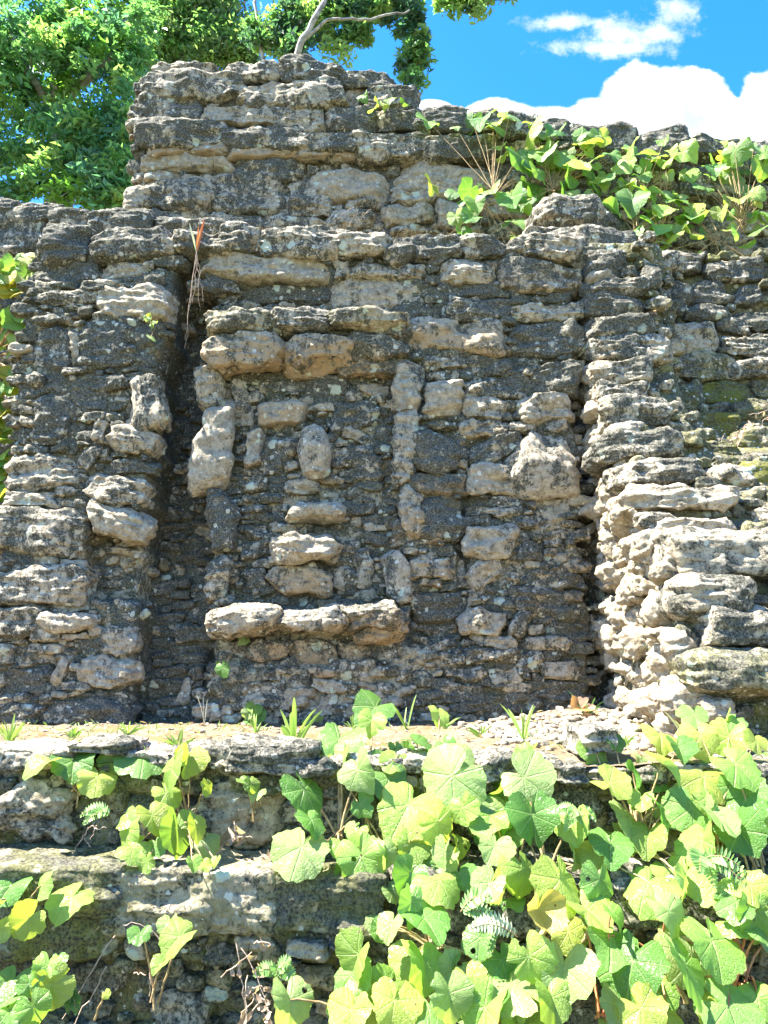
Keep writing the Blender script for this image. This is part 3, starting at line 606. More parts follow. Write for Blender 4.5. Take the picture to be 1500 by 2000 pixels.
g2 = fill(S_s2, -2.4, 2.6, -1.3, -.46, e2+f2, lambda a, b: random.gauss(.34, .14), tries=2600, wr=(.04, .22), hr=(.025, .1), pr=(.0, .05), moss=.5)
stones('masonry', f2+g2, st2)
relief('rubble_core', S_s2, -2.9, 3.2, -1.4, -.452, st2, lambda a, b: .28, step=.014, moss=.5, thick=.4)

# ================================================================ VEGETATION
def nrm(v): return v/(np.linalg.norm(v)+1e-9)
class Tubes:
    def __init__(s): s.V = []; s.F = []; s.b = 0
    def add(s, pts, r0, r1, n=6):
        P = np.array([list(p) for p in pts], float); m = len(P)
        T = np.gradient(P, axis=0); T /= np.linalg.norm(T, axis=1, keepdims=True)+1e-9
        ref = np.array([0.3, 1, 0.2]); A = np.cross(T, ref); A /= np.linalg.norm(A, axis=1, keepdims=True)+1e-9; B = np.cross(T, A)
        r = np.linspace(r0, r1, m)[:, None, None]; th = np.arange(n)*2*math.pi/n
        V = P[:, None] + r*(A[:, None]*np.cos(th)[None, :, None]+B[:, None]*np.sin(th)[None, :, None])
        ii = np.arange(m*n).reshape(m, n)
        Q = np.stack([ii[:-1], np.roll(ii[:-1], -1, 1), np.roll(ii[1:], -1, 1), ii[1:]], -1).reshape(-1, 4)
        s.V.append(V.reshape(-1, 3)); s.F.append(Q+s.b); s.b += m*n
    def build(s, name, mat, parent=None): return mkobj(name, np.concatenate(s.V), np.concatenate(s.F), mat, parent)
def bez(a, b, sag=0.0, side=None, n=10, wig=0.0):
    a = np.array(a, float); b = np.array(b, float); mid = (a+b)/2 + np.array([0, 0, sag])
    if side is not None: mid = mid+np.array(side)
    t = np.linspace(0, 1, n)[:, None]
    P = (1-t)**2*a + 2*t*(1-t)*mid + t*t*b
    if wig: P[1:-1] += (rng.random((n-2, 3))-.5)*wig
    return P
NR, NA = 9, 56
def leaf_mesh(org, ap, nr, Rr, col, curl=0.25, fold=0.5, edge=0.0):
    """one large asymmetrical roundish leaf; org = petiole point, ap = apex direction, nr = normal"""
    ap = nrm(ap - nr*np.dot(ap, nr)); sd = np.cross(nr, ap)
    th = np.linspace(-math.pi, math.pi, NA)
    asym = random.uniform(-.16, .16); lob = random.uniform(.005, .055); ph = random.uniform(-.3, .3)
    out = 1.0 + asym*np.sin(th) + random.uniform(.06,.16)*np.exp(-(th/.38)**2) + random.uniform(-.05,.05)*np.sin(2*th+ph*8) + random.uniform(-.05,.05)*np.sin(3*th+ph*20)+random.uniform(-.035,.035)*np.sin(5*th+ph*31) + lob*np.cos(7*(th)) + .03*np.sin(13*th+ph*9) + .016*np.sin(31*th+ph*20) + rng.normal(0, .010, NA)
    sinus = 1 - .62*np.exp(-((math.pi-np.abs(th))/.26)**2) - .12*np.exp(-((math.pi-np.abs(th))/.9)**2)
    out *= sinus
    out[0] = out[-1] = min(out[0], out[-1])
    if random.random() < .35:  # torn or eaten margin
        c0 = random.uniform(-2.2, 2.2); out *= 1-random.uniform(.2, .5)*np.exp(-((th-c0)/random.uniform(.08, .2))**2)
    r = (np.arange(1, NR+1)/NR)[:, None]
    x = r*out*np.cos(th); y = r*out*np.sin(th)
    wob = random.uniform(.05, .17); k1 = random.choice((2, 3, 3, 4)); p1 = random.uniform(0, 6.3)
    z = -curl*(r**2)*(0.5+.5*np.abs(np.cos(th)))*out + .022*np.cos(7*th)*r*(1-.3*r)*-1 + random.uniform(-.05,.05)*np.cos(2*th+p1)*r + wob*np.sin(k1*th+p1)*r**2 + fold*.35*np.abs(y) + .018*np.sin(17*th+p1)*r**3
    P = org + Rr*(x[..., None]*ap + y[..., None]*sd + z[..., None]*nr)
    V = np.concatenate([[org], P.reshape(-1, 3)])
    ii = 1+np.arange(NR*NA).reshape(NR, NA)
    Q = np.stack([ii[:-1, :-1], ii[1:, :-1], ii[1:, 1:], ii[:-1, 1:]], -1).reshape(-1, 4)
    T3 = np.stack([np.zeros(NA-1, int), ii[0, :-1], ii[0, 1:]], -1)
    uv = np.zeros((len(V), 3)); uv[1:, 0] = np.tile(th, NR); uv[1:, 1] = np.repeat(np.arange(1, NR+1)/NR, NA); uv[:, 2] = edge
    return V, Q, T3, uv, np.tile(col, (len(V), 1))
GREENS = [(.20, .35, .065), (.27, .40, .08), (.34, .42, .08), (.11, .25, .045), (.28, .39, .13), (.16, .31, .07)]
class Leaves:
    def __init__(s): s.V = []; s.Q = []; s.T = []; s.U = []; s.C = []; s.b = 0
    def add(s, *a, **k):
        V, Q, T, U, C = leaf_mesh(*a, **k); s.V.append(V); s.Q.append(Q+s.b); s.T.append(T+s.b); s.U.append(U); s.C.append(C); s.b += len(V)
    def build(s, name, parent=None):
        return mkobj(name, np.concatenate(s.V), [np.concatenate(s.Q), np.concatenate(s.T)], LEAF, parent, {'luv': np.concatenate(s.U), 'lcol': np.concatenate(s.C)})

def begonia(label, leaves, yf, roots, group, stemmat=None, extra=0, yellow=0.0, stemr=.006, name='broadleaf_plant', back=.18):
    rp = [np.array(list(r)) for r in roots]
    t = thing(name, tuple(rp[0]), label, 'plant', group)
    L = Leaves(); S = Tubes()
    items = [(l, 0) for l in leaves]
    for _ in range(extra):
        l = random.choice(leaves); items.append(((l[0]+random.gauss(0, 45), l[1]+random.gauss(0, 38)+10, l[2]*random.uniform(.5, .9)), 1))
    for (px, py, sz, *rest), ex in items:
        if ex and py < 700: py = max(py, float(np.interp(px, [880, 1000, 1150, 1500], [238, 242, 268, 285])))
        Y = yf(px, py)+random.uniform(-.06, .06)+(random.uniform(.05, .2) if ex else 0)
        c = np.array(list(at(px, py, Y))); mpp = Y/F/1.0*1.02
        Rr = sz*mpp*(.56 if Y < 6.6 else .66)
        Rr *= random.uniform(.72, .94)
        nr = nrm(np.array([random.gauss(0, .5), -.70+random.gauss(0, .28), .62+random.gauss(0, .38)]))
        ap = np.array([random.gauss(0, .55), -.25, -1.0])
        ap = nrm(ap - nr*np.dot(ap, nr)); org = c - ap*Rr*.22
        base = np.array(random.choice(GREENS)); base = base*random.uniform(.85, 1.3)
        if random.random() < yellow: base = np.array((.46, .42, .07))
        L.add(org, ap, nr, Rr, base, curl=random.uniform(.08, .42), fold=random.choice((random.uniform(-.3, .9), random.uniform(.8, 1.9))), edge=(1.0 if random.random() < .4 else 0))
        rt = min(rp, key=lambda q: np.linalg.norm(q-org)+random.uniform(0, .15))
        st = rt+rng.normal(0, .02, 3)
        mid = nrm(org-st)
        pts = bez(st, org-nr*.002, sag=.04, side=(0, random.uniform(0, .06), 0), n=10, wig=.006)
        S.add(pts, stemr*random.uniform(.8, 1.2), stemr*.5)
    L.build('foliage', t); S.build('stems', stemmat or STEM, t)
    return t
def Yf(px, py): return float(np.interp(py, [1430, 1500, 1560, 1650, 1700, 1800, 2000], [3.85, 3.62, 3.55, 3.45, 3.34, 3.18, 3.02]))

FG = [(659,1453,98),(725,1413,55),(703,1512,90),(600,1552,105),(765,1527,90),(791,1585,120),(872,1527,130),(900,1480,75),(857,1615,85),(868,1666,70),(586,1666,125),(611,1607,65),(710,1684,105),(754,1670,60),(802,1655,65),(798,1714,65),(864,1728,90),
 (802,1772,85),(835,1802,100),(762,1813,55),(696,1875,110),(831,1893,90),(747,1930,80),(883,1893,65),(567,1967,95),(685,1985,95),(769,1967,90),(839,1981,70),(879,1952,90),(916,1923,70),(941,1981,125),(952,1732,70),(901,1710,65),(956,1600,115),(963,1659,80),(905,1585,65),
 (820,1453,65),(769,1490,60),(850,1470,55),(660,1650,50),(1166,1468,85),(1203,1446,50),(1291,1442,70),(1328,1464,70),(1372,1446,75),(1423,1450,85),(1478,1453,60),(1034,1527,100),(1042,1604,120),(1199,1534,80),(1240,1516,65),(1192,1655,95),(1302,1497,85),(1375,1527,110),(1445,1500,100),
 (1467,1556,100),(1229,1600,80),(1291,1585,70),(1265,1637,80),(1353,1589,90),(1408,1600,100),(1452,1633,100),(1372,1651,100),(1122,1615,80),(968,1585,90),(972,1630,90),(1023,1710,90),(1097,1732,100),(1155,1673,70),(1170,1728,90),(1262,1732,105),(1313,1790,90),(1339,1728,80),(1390,1740,90),
 (1438,1769,90),(1474,1736,90),(1478,1798,90),(1192,1838,120),(1232,1893,130),(1397,1853,135),(1100,1904,120),(1038,1879,100),(1009,1937,130),(983,1886,90),(1082,1960,95),(965,1981,90),(1346,1900,115),(1438,1974,115),(1482,1960,75),(1262,1978,90),(1214,1974,100),(1199,1790,65),(1490,1830,75),(1500,1600,80),(1300,1985,60)]
zr = lambda px, py, dy=.0: at(px, py, Yf(px, py)+.16+dy)
CL = [ ('yellow-green big-leaved plant spilling over the ledge edge near the middle', (560, 1400, 930, 1700), [(735,1650),(660,1640),(850,1640)]),
       ('big-leaved plant hanging past the end of the flat slab, bottom centre', (540, 1701, 925, 2010), [(850,1850),(690,1990),(800,2000)]),
       ('tall leafy plant with reddish stems in front of the gravel patch', (925, 1490, 1135, 1745), [(1075,1730),(1000,1720)]),
       ('leafy plant with upright orange stems below the right corner of the wall', (1135, 1400, 1345, 1745), [(1250,1650),(1170,1700)]),
       ('dense broad-leaved plant at the right edge, level with the ledge', (1345, 1400, 1560, 1745), [(1400,1680),(1480,1700)]),
       ('large low broad-leaved plant at the bottom with a thick bent stem', (925, 1745, 1180, 2010), [(1060,1860),(980,2000)]),
       ('wide-leaved plant with creeping brown stems in the bottom right corner', (1180, 1745, 1560, 2010), [(1300,1880),(1180,1990),(1440,1900)])]
for lab, (a, b, c, d), rt in CL:
    sel = [l for l in FG if a <= l[0] < c and b <= l[1] < d]
    begonia(lab, sel, Yf, [zr(*r) for r in rt], 'broad-leaved plants on the terrace steps', stemmat=random.choice((REDSTEM, STEM)), extra=int(len(sel)*1.3), yellow=.01)
LG = [('row of pale round leaves along the ledge edge at the left', [(80,1493,80),(143,1493,85),(190,1525,78),(220,1487,66)], [(150,1560)]),
      ('upright leafy plant with folded leaves on the left part of the ledge edge', [(280,1483,100),(335,1510,115),(327,1555,75),(405,1540,42),(365,1490,70)], [(365,1600)]),
      ('cluster of small round leaves hanging above the flat slab', [(300,1600,72),(247,1628,82),(265,1660,68),(307,1653,50),(347,1630,85),(383,1620,56),(407,1650,52),(287,1687,38),(377,1687,36),(400,1690,28),(420,1683,28),(250,1600,50)], [(340,1610)]),
      ('big round leaves hanging over the lower step at the left edge', [(15,1737,80),(80,1735,62),(133,1760,95),(50,1800,85),(5,1815,55),(-30,1770,80)], [(40,1790)]),
      ('single heart-shaped leaf with two small ones in front of the lower step', [(343,1837,88),(273,1827,44),(310,1887,38),(330,1808,50)], [(296,1960)]),
      ('shaded dark green lobed leaves in the bottom left corner', [(20,1927,80),(93,1890,60),(100,1933,75),(57,1927,45),(67,1973,65),(20,1980,66),(110,1880,40),(5,1960,70)], [(40,1960)]),
      ('small clump of fresh leaves under a curved stalk on the ledge edge', [(490,1535,40),(500,1550,32),(478,1525,28)], [(500,1600)]),
      ('tiny round leaf low on the bottom left wall', [(207,1943,20)], [(205,1980)])]
for lab, ls_, rt in LG:
    begonia(lab, ls_, Yf, [zr(*r) for r in rt], 'broad-leaved plants on the terrace steps', extra=0, stemr=.005)
# plants on the upper terrace
UG = [(940,235,66),(1000,225,50),(1030,270,64),(1080,255,50),(1150,275,56),(1020,310,62),(1055,340,58),(1100,310,54),(1110,350,54),(1140,385,48),(1175,350,48),(1225,320,54),(1265,300,48),(915,375,50),(960,370,50),(920,425,46),(1000,390,54),(1010,435,50),
 (1200,410,54),(1235,395,58),(1265,380,54),(1230,460,50),(1280,440,62),(1315,460,54),(1325,390,54),(1355,425,48),(1340,300,50),(1395,330,48),(1435,300,52),(1475,290,54),(1445,390,42),(1440,455,38),(1480,450,46),(1490,330,50),(1480,380,40),(970,250,50),(1060,300,60),(1130,330,50),(1160,310,44),(1300,410,50),(1350,455,44),(930,400,40),
 (1500,300,50),(1510,420,50),(1180,270,40),(1045,240,44),(1255,345,40)]
def Yu(px, py): return float(np.interp(py, [200, 300, 470], [7.12, 7.0, 6.75]))
def zu(px, py): return at(px, py, Yu(px, py)+.12)
for lab, (a, c), rt in [('leafy plant on a brown stalk at the left end of the upper growth', (880, 1042), [(965,380),(950,400)]),
                        ('bushy pale-leaved plant behind the rounded boulders on top of the wall', (1042, 1190), [(1130,420),(1080,370)]),
                        ('broad-leaved plant in front of the dark big capstone of the high wall', (1190, 1330), [(1290,470),(1240,450)]),
                        ('sparse climbing plant at the right edge in front of the high wall', (1330, 1600), [(1400,470),(1450,440)])]:
    sel = [l for l in UG if a <= l[0] < c]
    begonia(lab, sel, Yu, [zu(*r) for r in rt], 'leafy plants growing on top of the wall', extra=int(len(sel)*3.4), yellow=.0, stemr=.004, back=.1)
# vine at far left
VL = []
for i in range(110):
    y = random.uniform(500, 970); xr = np.interp(y, [500, 600, 760, 800, 860, 970], [62, 54, 44, 22, 12, 4]); VL.append((random.uniform(-40, xr+2), y, random.uniform(34, 60)))
begonia('bright sunlit vine hanging down beside the pier at the left edge', VL, lambda a, b: 6.12, [at(-20, 700, 6.6), at(-30, 900, 6.6), at(10, 560, 6.6)], 'leafy plants growing on top of the wall', yellow=.3, name='hanging_vine', stemr=.008)
# little seedlings on the wall
for lab, L_, rt in [('two small green sprigs rooted at the top of the dark slot', [(292,624,26),(300,634,22),(296,660,26),(286,622,18)], (300,640)),
                    ('small heart leaf growing below the lip stones', [(437,1308,36),(428,1300,24),(474,1250,24)], (440,1300)),
                    ('green lobed seedling at the foot of the wall below the face', [(498,1385,34),(490,1408,34),(505,1400,30),(486,1395,24)], (495,1415)),
                    ('small green sprig between the slabs of the right wall', [(1298,708,20),(1302,718,16)], (1305,712)),
                    ('small leaves at the wall foot right of the seedling', [(570,1405,24),(600,1408,22),(620,1402,20)], (595,1418)),
                    ('tiny seedling at the wall foot beside the gravel', [(1085,1402,18),(1100,1396,20)], (1092,1410)),
                    ('leafy sprigs growing in the gap on the crest of the upper wall', [(745,205,34),(760,195,26),(790,200,22),(712,190,24),(730,212,24)], (760,215))]:
    fy = (lambda a, b, s=S_main: float(s(at(a, b, 5.95).x, at(a, b, 5.95).z))-.12)
    if L_[0][1] < 300: fy = lambda a, b: 7.22
    if L_[0][0] > 1290: fy = lambda a, b: 6.0
    q = at(rt[0], rt[1], fy(*rt)+.08)
    begonia(lab, L_, fy, [q], 'seedlings rooted in the wall', name='seedling', stemr=.003)

# ---------------------------------------------------------------- grasses, ferns, dry stalks
class Blades:
    def __init__(s): s.V = []; s.Q = []; s.C = []; s.b = 0
    def add(s, P, wd, col, side=None):
        P = np.array(P, float); m = len(P); T = np.gradient(P, axis=0)
        sd = np.cross(T, side if side is not None else np.array([random.gauss(0, .5), -1, random.gauss(0, .3)])); sd /= np.linalg.norm(sd, axis=1, keepdims=True)+1e-9
        wv = (np.sin(np.linspace(.12, 1, m)*math.pi*.98)**.7*wd)[:, None]
        up = np.cross(sd, T); up /= np.linalg.norm(up, axis=1, keepdims=True)+1e-9
        V = np.stack([P-sd*wv, P-up*wv*.35, P+sd*wv], 1).reshape(-1, 3); ii = np.arange(m*3).reshape(m, 3)
        Q = np.stack([ii[:-1, :-1], ii[:-1, 1:], ii[1:, 1:], ii[1:, :-1]], -1).reshape(-1, 4)
        s.V.append(V); s.Q.append(Q+s.b); s.C.append(np.tile(col, (m*3, 1))); s.b += m*3
    def build(s, name, parent=None, mat=None): return mkobj(name, np.concatenate(s.V), np.concatenate(s.Q), mat or BLADE, parent, {'lcol': np.concatenate(s.C)})
def tuft(px, py, Y, hpx, n, label, spread=.6, wd=.006, col=(.25, .36, .08), name='grass_tuft', zb=None):
    b = np.array(list(at(px, py, Y)));
    if zb is not None: b[2] = zb
    h = hpx*Y/F; B = Blades()
    for i in range(n):
        a = random.uniform(-1, 1)*spread; l = h*random.uniform(.5, 1.05); fy = random.gauss(0, .3)
        tip = b+np.array([a*l, fy*l, l*(1-.35*abs(a))]); B.add(bez(b+rng.normal(0, .008, 3)*[1, 1, 0], tip, sag=l*.22, n=8), wd*random.uniform(.6, 1.3), np.array(col)*random.uniform(.8, 1.25))
    o = B.build(name); tag(o, label, 'grass', 'small grass tufts and weeds on the ledge'); return o
GZ = lambda x, y: float(ledge_z(np.array(x), np.array(y)))
for px, py, Y, h, n, lab, kw in [
    (575,1455,4.3,95,9,'tall bright grass tuft on the ledge left of the big pale leaf',{'wd':.011}), (350,1450,4.2,42,16,'spiky low grass tuft on the left part of the ledge',{'spread':1.1}), (795,1418,5.6,75,5,'thin bent grass stalk on the ledge above the middle plant',{}),
    (1020,1448,4.5,90,9,'grass with a tall stalk left of the gravel patch',{}), (870,1415,5.6,32,12,'low fern-like weed at the foot of the wall, right of the middle',{'spread':1.0}), (20,1440,4.6,60,14,'weedy tuft at the left end of the ledge',{'spread':.8}),
    (140,1440,4.9,26,16,'short grass along the moss at the left of the ledge',{'spread':1.1}), (400,1390,5.75,70,3,'dry grass stalk leaning at the foot of the dark slot',{'col':(.4,.36,.26),'spread':.9,'wd':.003}), (1145,1370,5.6,60,7,'dark thin-leaved weed in the right corner of the wall',{'col':(.09,.18,.06),'spread':1.0,'wd':.007}),
    (690,1425,5.4,30,12,'short weeds at the wall foot behind the pale leaf',{'spread':1.0}), (940,1440,4.8,32,12,'low weed in the middle of the ledge',{'spread':1.1}), (1220,1440,4.3,30,8,'green sprouts beside the gravel patch',{'spread':.9}),
    (1340,1440,4.4,70,6,'long arching grass blades under the corner slabs',{'col':(.34,.36,.16)}), (500,1430,4.9,40,8,'seedling with thin upright twigs on the ledge',{'spread':.5}), (250,1432,5.0,28,10,'small grass clump by the left of the ledge',{'spread':1.2})]:
    p = at(px, py, Y); tuft(px, py, Y, h, n, lab, zb=GZ(p.x, Y)-.005, **kw)
def fern(px, py, Y, lpx, label, dirx=1, nf=4, droop=.2, col=(.26, .40, .14)):
    b = np.array(list(at(px, py, Y))); l = lpx*Y/F; B = Blades(); S = Tubes()
    t = thing('fern', tuple(b), label, 'fern', 'ferns on the terrace steps')
    for i in range(nf):
        a = random.uniform(-.9, .9) if dirx == 0 else dirx*random.uniform(.5, 1.1)
        tip = b+np.array([a*l, -abs(random.gauss(.3, .15))*l, l*random.uniform(-.5, .45)]); P = bez(b, tip, sag=l*.35, n=14); S.add(P, .002, .001, 4)
        for k in range(1, 14):
            d = nrm(P[k]-P[k-1]); sd = nrm(np.cross(d, np.array([0, -.7, .7])))
            w_ = l*.22*math.sin(math.pi*(k/14)**.7)+.004
            for sg in (-1, 1): B.add(bez(P[k], P[k]+sd*sg*w_+d*w_*.35, sag=-.004, n=4), .006, np.array(col)*random.uniform(.85, 1.2))
    B.build('fronds', t); S.build('stalks', STEM, t)
fern(215,1590,3.5,60,'pale fern frond above the cluster of small round leaves',-1,2)
fern(900,1780,3.2,75,'fern fronds right of the flat slab end',1,3)
fern(1010,1830,3.15,80,'bleached fern frond pointing left in the dark gap at the bottom',-1,2,col=(.40,.44,.30))
fern(1370,1680,3.3,90,'feathery fern among the plants at the right',0,4)
fern(1130,1590,3.45,50,'small feathery weed in the middle of the right-hand plants',0,5)
fern(545,1905,3.3,60,'fern at the foot of the lower step beside dead stalks',0,4)
fern(140,1950,3.2,45,'small dark fern in the bottom left corner',0,4,col=(.10,.20,.05))
fern(690,1940,3.15,40,'little green fern behind the bottom centre plant',0,5,col=(.20,.36,.06))
# spiky red-tipped plant at the head of the slot
b = np.array(list(at(384, 492, 5.86))); B = Blades()
t = thing('bromeliad', tuple(b), 'small spiky plant with a red-orange leaf at the top of the dark slot', 'plant')
for tx, ty, cl, wd in [(399,427,(.50,.13,.05),.013),(370,436,(.42,.44,.34),.008),(392,450,(.5,.22,.1),.010),(376,455,(.45,.45,.33),.007),(388,440,(.55,.16,.05),.008)]:
    tip = np.array(list(at(tx, ty, 5.80))); B.add(bez(b, tip, n=8), wd, np.array(cl), side=np.array([0, -1., 0]))
B.build('leaves', t)
S = Tubes()
for k in range(5):
    e = np.array(list(at(384+random.uniform(-40, 14), random.uniform(540, 700), 5.9))); e[1] = min(5.95, float(S_main(e[0], e[2]))-.03); S.add(bez(b, e, sag=0, n=8, wig=.03), .004, .0015, 4)
S.build('roots', DRY, t)
# dry hanging stalks and roots
for px, py, Y, n, l, lab in [(480,1900,3.25,12,.30,'tangle of dead curled stalks and leaves at the bottom of the lower step'), (285,1860,3.3,4,.32,'dry hanging roots below the lone heart leaf'), (180,1620,3.6,5,.12,'dead brown twigs on the step left of the small leaf cluster'),
                             (505,1640,3.6,7,.26,'dry bent stalks right of the rough boulder'), (1460,830,5.6,9,.4,'dry reddish roots over the mossy rubble at the right edge'), (1285,590,6.0,6,.15,'dry twigs among the rubble on the right wall'), (190,1850,3.3,3,.3,'thin dead stalks against the lower step'), (700,410,7.2,5,.3,'dry curled tendrils on the upper terrace')]:
    b = np.array(list(at(px, py, Y))); S = Tubes(); B = Blades()
    t = thing('dry_stalks', tuple(b), lab, 'dead plant', 'dead stalks and roots')
    for k in range(n):
        s_ = b+rng.normal(0, .25, 3)*l*np.array([1, .3, 1]); e = s_+np.array([random.uniform(-.6, .6), random.uniform(-.3, .1), random.uniform(-1, .3)])*l
        P = bez(s_, e, sag=random.uniform(-.1, .2)*l, n=10, wig=.012); S.add(P, .003, .0015, 4)
        S.build('stalk', DRY, t); S = Tubes()
        if n > 5:
            for q in (3, 6, 8):
                e2_ = P[q]+rng.normal(0, .03, 3); B.add(bez(P[q], e2_, n=5, sag=-.02), .010, np.array((.36, .25, .18))*random.uniform(.7, 1.4))
    if n > 5: B.build('dead_leaves', t)
# a curled brown leaf and thick stems
L = Leaves(); p = np.array(list(at(1053, 1776, 3.15))); L.add(p, np.array([.1, -.2, -1.]), nrm(np.array([.2, -1, .3])), .075, np.array((.42, .36, .12)), curl=-.9, fold=1.4, edge=1.0)
o = L.build('dying_leaf'); tag(o, 'curled yellow-brown dying leaf beside the thick bent stem', 'leaf')
t = thing('creeping_stems', tuple(at(1200, 1860, 3.2)), None, None)
for a, b_ in [((1075,1790),(1045,1880)), ((1170,1810),(1105,1885)), ((1240,1868),(1330,1868)), ((1290,1860),(1340,1960)), ((1380,1900),(1460,1960)), ((1360,1840),(1290,1850)), ((840,1650),(835,1735))]:
    S = Tubes(); S.add(bez(at(a[0], a[1], Yf(*a)+.12), at(b_[0], b_[1], Yf(*b_)+.14), sag=.03, n=14, wig=.008), .014, .010, 8); S.build('stem', STEM, t)
tag(t, 'thick brown creeping stems winding under the leaves at the lower right', 'stem')
# gravel patch and loose stones on the ledge
gs = []
for i in range(900):
    x = random.uniform(.55, 1.75) if i < 700 else random.uniform(-2.4, 2.0); y = random.triangular(3.9, 6.0, 5.3) if i < 700 else random.uniform(3.9, 5.9)
    if i < 700 and x < .5+(5.9-y)*.35*random.random(): continue
    r = random.uniform(.010, .032) if i < 700 else random.uniform(.006, .018)
    gs.append(dict(c=(x, y, GZ(x, y)+r*.25), h=(r*random.uniform(.8, 1.5), r*random.uniform(.8, 1.3), r*.6), tone=random.uniform(.5, 1.1), k=2.8, och=random.random()*.5, rot=random.gauss(0, .3), yaw=random.random()*6))
tag(stones('gravel', gs), kind='stuff')
B = Blades()
for i in range(800):
    x = random.uniform(-3.2, 3.4); y = random.triangular(3.78, 5.95, random.choice((3.9, 5.8)))
    if float(vnoise(np.array([x*1.7, y*1.7, 3.3]))) < -.05: continue
    z = GZ(x, y); l = random.uniform(.015, .06); B.add(bez((x, y, z-.004), (x+random.gauss(0, .6)*l, y+random.gauss(0, .4)*l, z+l*random.uniform(.4, 1)), sag=.008, n=5), random.uniform(.0015, .005), np.array(random.choice(((.22, .32, .08), (.30, .34, .10), (.16, .26, .07))))*random.uniform(.7, 1.2))
tag(B.build('ground_weeds'), kind='stuff')
B = Blades()
for i in range(900):
    x = random.uniform(-3.2, 3.2); y = random.uniform(3.8, 6.0) if i < 650 else random.uniform(3.45, 3.72); z = (GZ(x, y) if i < 650 else -.452)+.004; a = random.uniform(0, 6.3); l = random.uniform(.02, .07)
    B.add(bez((x, y, z), (x+math.cos(a)*l, y+math.sin(a)*l, z+random.uniform(0, .02)), sag=.01, n=5), random.uniform(.003, .016), np.array(random.choice(((.36, .24, .14), (.46, .36, .24), (.24, .15, .09))))*random.uniform(.7, 1.2), side=np.array([0, 0, 1.]))
tag(B.build('leaf_litter'), kind='stuff')
# dead leaf on the gravel
L = Leaves(); p = np.array(list(at(1135, 1392, 5.6))); p[2] = GZ(p[0], 5.6)+.05; L.add(p, np.array([-1, -.3, -.2]), nrm(np.array([.1, -.6, .8])), .09, np.array((.40, .24, .17)), curl=-.6, fold=1.0)
o = L.build('dead_leaf'); tag(o, 'curled dry brown leaf lying on the gravel in the corner', 'leaf')

# ---------------------------------------------------------------- trees behind
def leaves_cloud(cent, rad, n, size, cols, name, parent, squash=1.0):
    """cent (k,3) cluster centres, rad cluster radius, n leaves each"""
    k = len(cent); N = k*n
    c = np.repeat(cent, n, 0); d = rng.normal(0, 1, (N, 3)); d /= np.linalg.norm(d, axis=1, keepdims=True); r = rng.random((N, 1))**.45
    p = c + d*r*np.repeat(rad, n)[:, None]*np.array([1, 1, .7])
    nr = rng.normal(0, 1, (N, 3))*.7+np.array([0, -.15, .9]); nr /= np.linalg.norm(nr, axis=1, keepdims=True)
    a = rng.normal(0, 1, (N, 3)); a -= nr*(a*nr).sum(1, keepdims=True); a /= np.linalg.norm(a, axis=1, keepdims=True); b = np.cross(nr, a)
    s = (size*rng.uniform(.6, 1.35, (N, 1)))
    V = np.stack([p-a*s, p+b*s*.42+nr*s*.16-a*s*.1, p+a*s-nr*s*.2, p-b*s*.42+nr*s*.16-a*s*.1], 1).reshape(-1, 3)
    i = np.arange(N)*4; T = np.concatenate([np.stack([i, i+1, i+2], -1), np.stack([i, i+2, i+3], -1)])
    cc = np.array(cols)[rng.integers(0, len(cols), k)]; C = np.repeat(np.repeat(cc, n, 0)*rng.uniform(.7, 1.3, (N, 1)), 4, 0)
    return mkobj(name, V, T, TLEAF, parent, {'lcol': C}, smooth=False)
def tree(label, base, blobs, nclus, nl, size, cols, limbs, crad=(.3, .6), group='trees behind the ruin', tr=.28):
    t = thing('tree', base, label, 'tree', group); cs = []; rs = []
    wts = np.array([b[3]*b[4] for b in blobs], float); wts /= wts.sum()
    for i in range(nclus):
        b = blobs[rng.choice(len(blobs), p=wts)]; px, py, Y, rx, ry = b
        while True:
            u, v, q = rng.uniform(-1, 1, 3)
            if u*u+v*v+q*q < 1: break
        yy_ = Y+q*min(rx, ry)*Y/F*1.0
        cs.append(list(at(px+u*rx, py+v*ry, yy_))); rs.append(random.uniform(*crad))
    leaves_cloud(np.array(cs), np.array(rs), nl, size, cols, 'crown', t)
    S = Tubes(); first = True
    for pts, r0, r1 in limbs:
        P = np.array([list(at(*q)) if len(q) == 3 else list(q[:3]) for q in pts], float)
        tt = np.linspace(0, len(P)-1, len(P)*5); Q_ = np.stack([np.interp(tt, np.arange(len(P)), P[:, i]) for i in range(3)], -1); Q_[1:-1] += rng.normal(0, r1*.6, (len(Q_)-2, 3))
        if first:
            T_ = Tubes(); T_.add(Q_, r0, r1, 10); T_.build('trunk', BARK, t); first = False
        else: T_ = Tubes(); T_.add(Q_, r0, r1, 8); T_.build('branch', BARK, t)
    # twigs to some clusters
    for c in random.sample(cs, min(30, len(cs))):
        a = np.array(c); S.add(bez(a-np.array([0, 0, .1]), a+np.array([random.uniform(-.3, .3), random.uniform(-.3, .3), -random.uniform(.1, .3)]), n=5), .008, .012, 4)
    tag(S.build('twigs', BARK, t), kind='stuff'); return t
DK = [(.11, .25, .11), (.15, .30, .11), (.24, .40, .13), (.10, .22, .13)]
MD = [(.19, .33, .09), (.29, .40, .12), (.14, .27, .09)]
def gp(x, Y): return (x, Y, -1.35, 0)
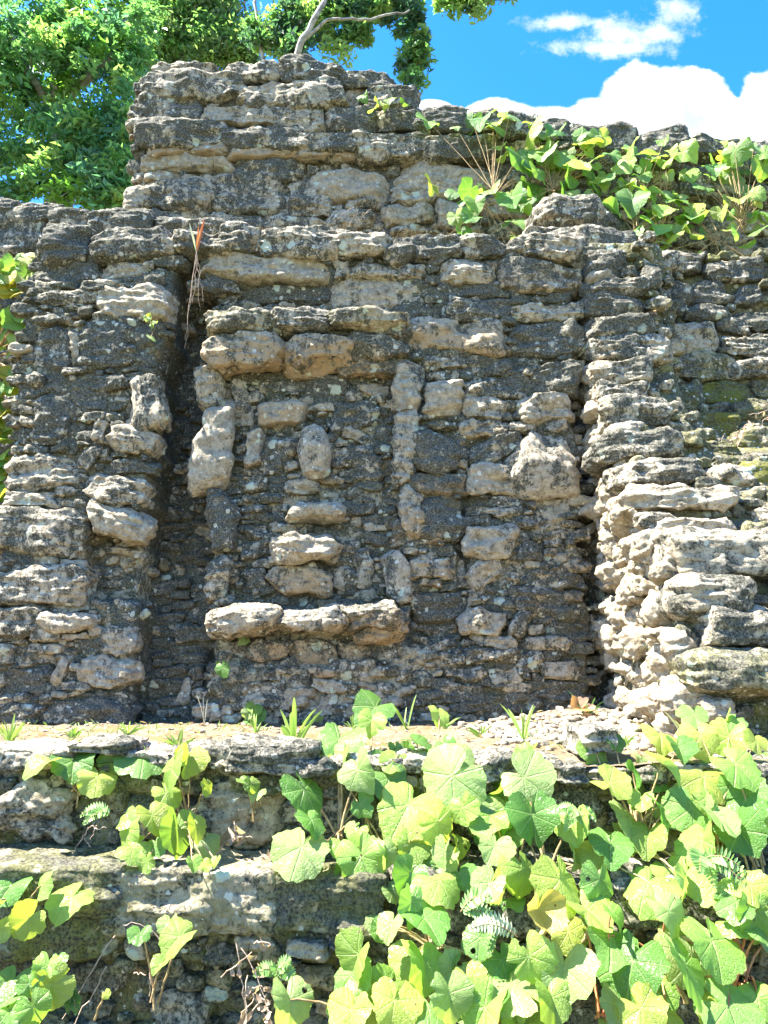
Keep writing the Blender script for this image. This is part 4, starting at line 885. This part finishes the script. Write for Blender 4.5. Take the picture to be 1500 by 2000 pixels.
tree('dense dark green tree filling the upper left corner behind the wall', (-6.5, 15.5, -1.35),
     [(60,60,15,110,120),(190,60,15,110,110),(240,190,15,60,120),(120,300,15,140,90),(30,330,15,60,80),(200,330,15,100,80),(120,190,16,90,80),(20,200,15.5,40,60),(230,380,15,60,60),(-60,150,15,60,200)],
     430, 60, .10, DK+MD+[(.16, .32, .05)], [([gp(-6.5, 15.5), (120,420,15.5), (130,250,15.5), (110,80,15.5), (150,-60,15.5)], .30, .14), ([(130,260,15.5),(60,150,15.3),(20,60,15)], .12, .05), ([(120,200,15.5),(210,120,15),(260,20,15)], .12, .05), ([(95,400,15),(120,300,14.8),(110,250,14.8)], .06, .04)], crad=(.22, .5))
tree('pale yellowish tree rising behind the crest of the upper wall', (-3.2, 18, -1.35),
     [(330,40,18,55,70),(400,70,18,60,60),(450,60,18,50,60),(380,-20,18,90,50),(300,110,18,40,50),(470,110,18,40,30)],
     300, 80, .085, MD+[(.17, .23, .09)], [([gp(-3.2, 18), (345,300,18), (350,100,18), (340,-40,18)], .22, .10), ([(480,150,18),(482,60,18),(476,-30,18)], .05, .03), ([(350,120,18),(420,60,18),(450,10,18)], .06, .03)])
tree('tree with a pale leaning limb and a drooping leafy curtain against the blue sky', (-1.2, 13.5, -1.35),
     [(520,60,13.5,35,50),(560,80,13.5,50,45),(600,30,13.5,60,35),(650,90,13.5,40,25),(680,10,13.5,80,30),(750,-5,13.5,70,40),(805,40,13.5,32,45),(810,110,13.5,24,50),(800,155,13.5,24,24),(730,30,13.5,40,20),(700,60,13.5,40,25),(905,0,12.5,55,14),(880,-12,12.5,40,14),(935,8,12.5,14,12),(960,-30,12.5,60,24)],
     260, 75, .075, MD+[(.06, .13, .06), (.07, .14, .08)], [([gp(-1.2, 13.5), (530,300,13.5), (560,140,13.0), (610,45,12.7), (660,-40,12.7)], .10, .04), ([(590,80,12.8),(640,38,12.7),(720,38,12.7),(800,20,13)], .035, .018), ([(535,180,13.5),(505,80,13.5),(498,-20,13.5)], .05, .03), ([(555,150,13.5),(560,80,13.3),(590,40,13.3)], .05, .03), ([(700,-60,13.2),(820,-80,13),(930,-40,12.5),(890,0,12.5)], .05, .02), ([(795,-40,13.5),(810,60,13.5),(805,160,13.5)], .03, .015)], crad=(.14, .32))
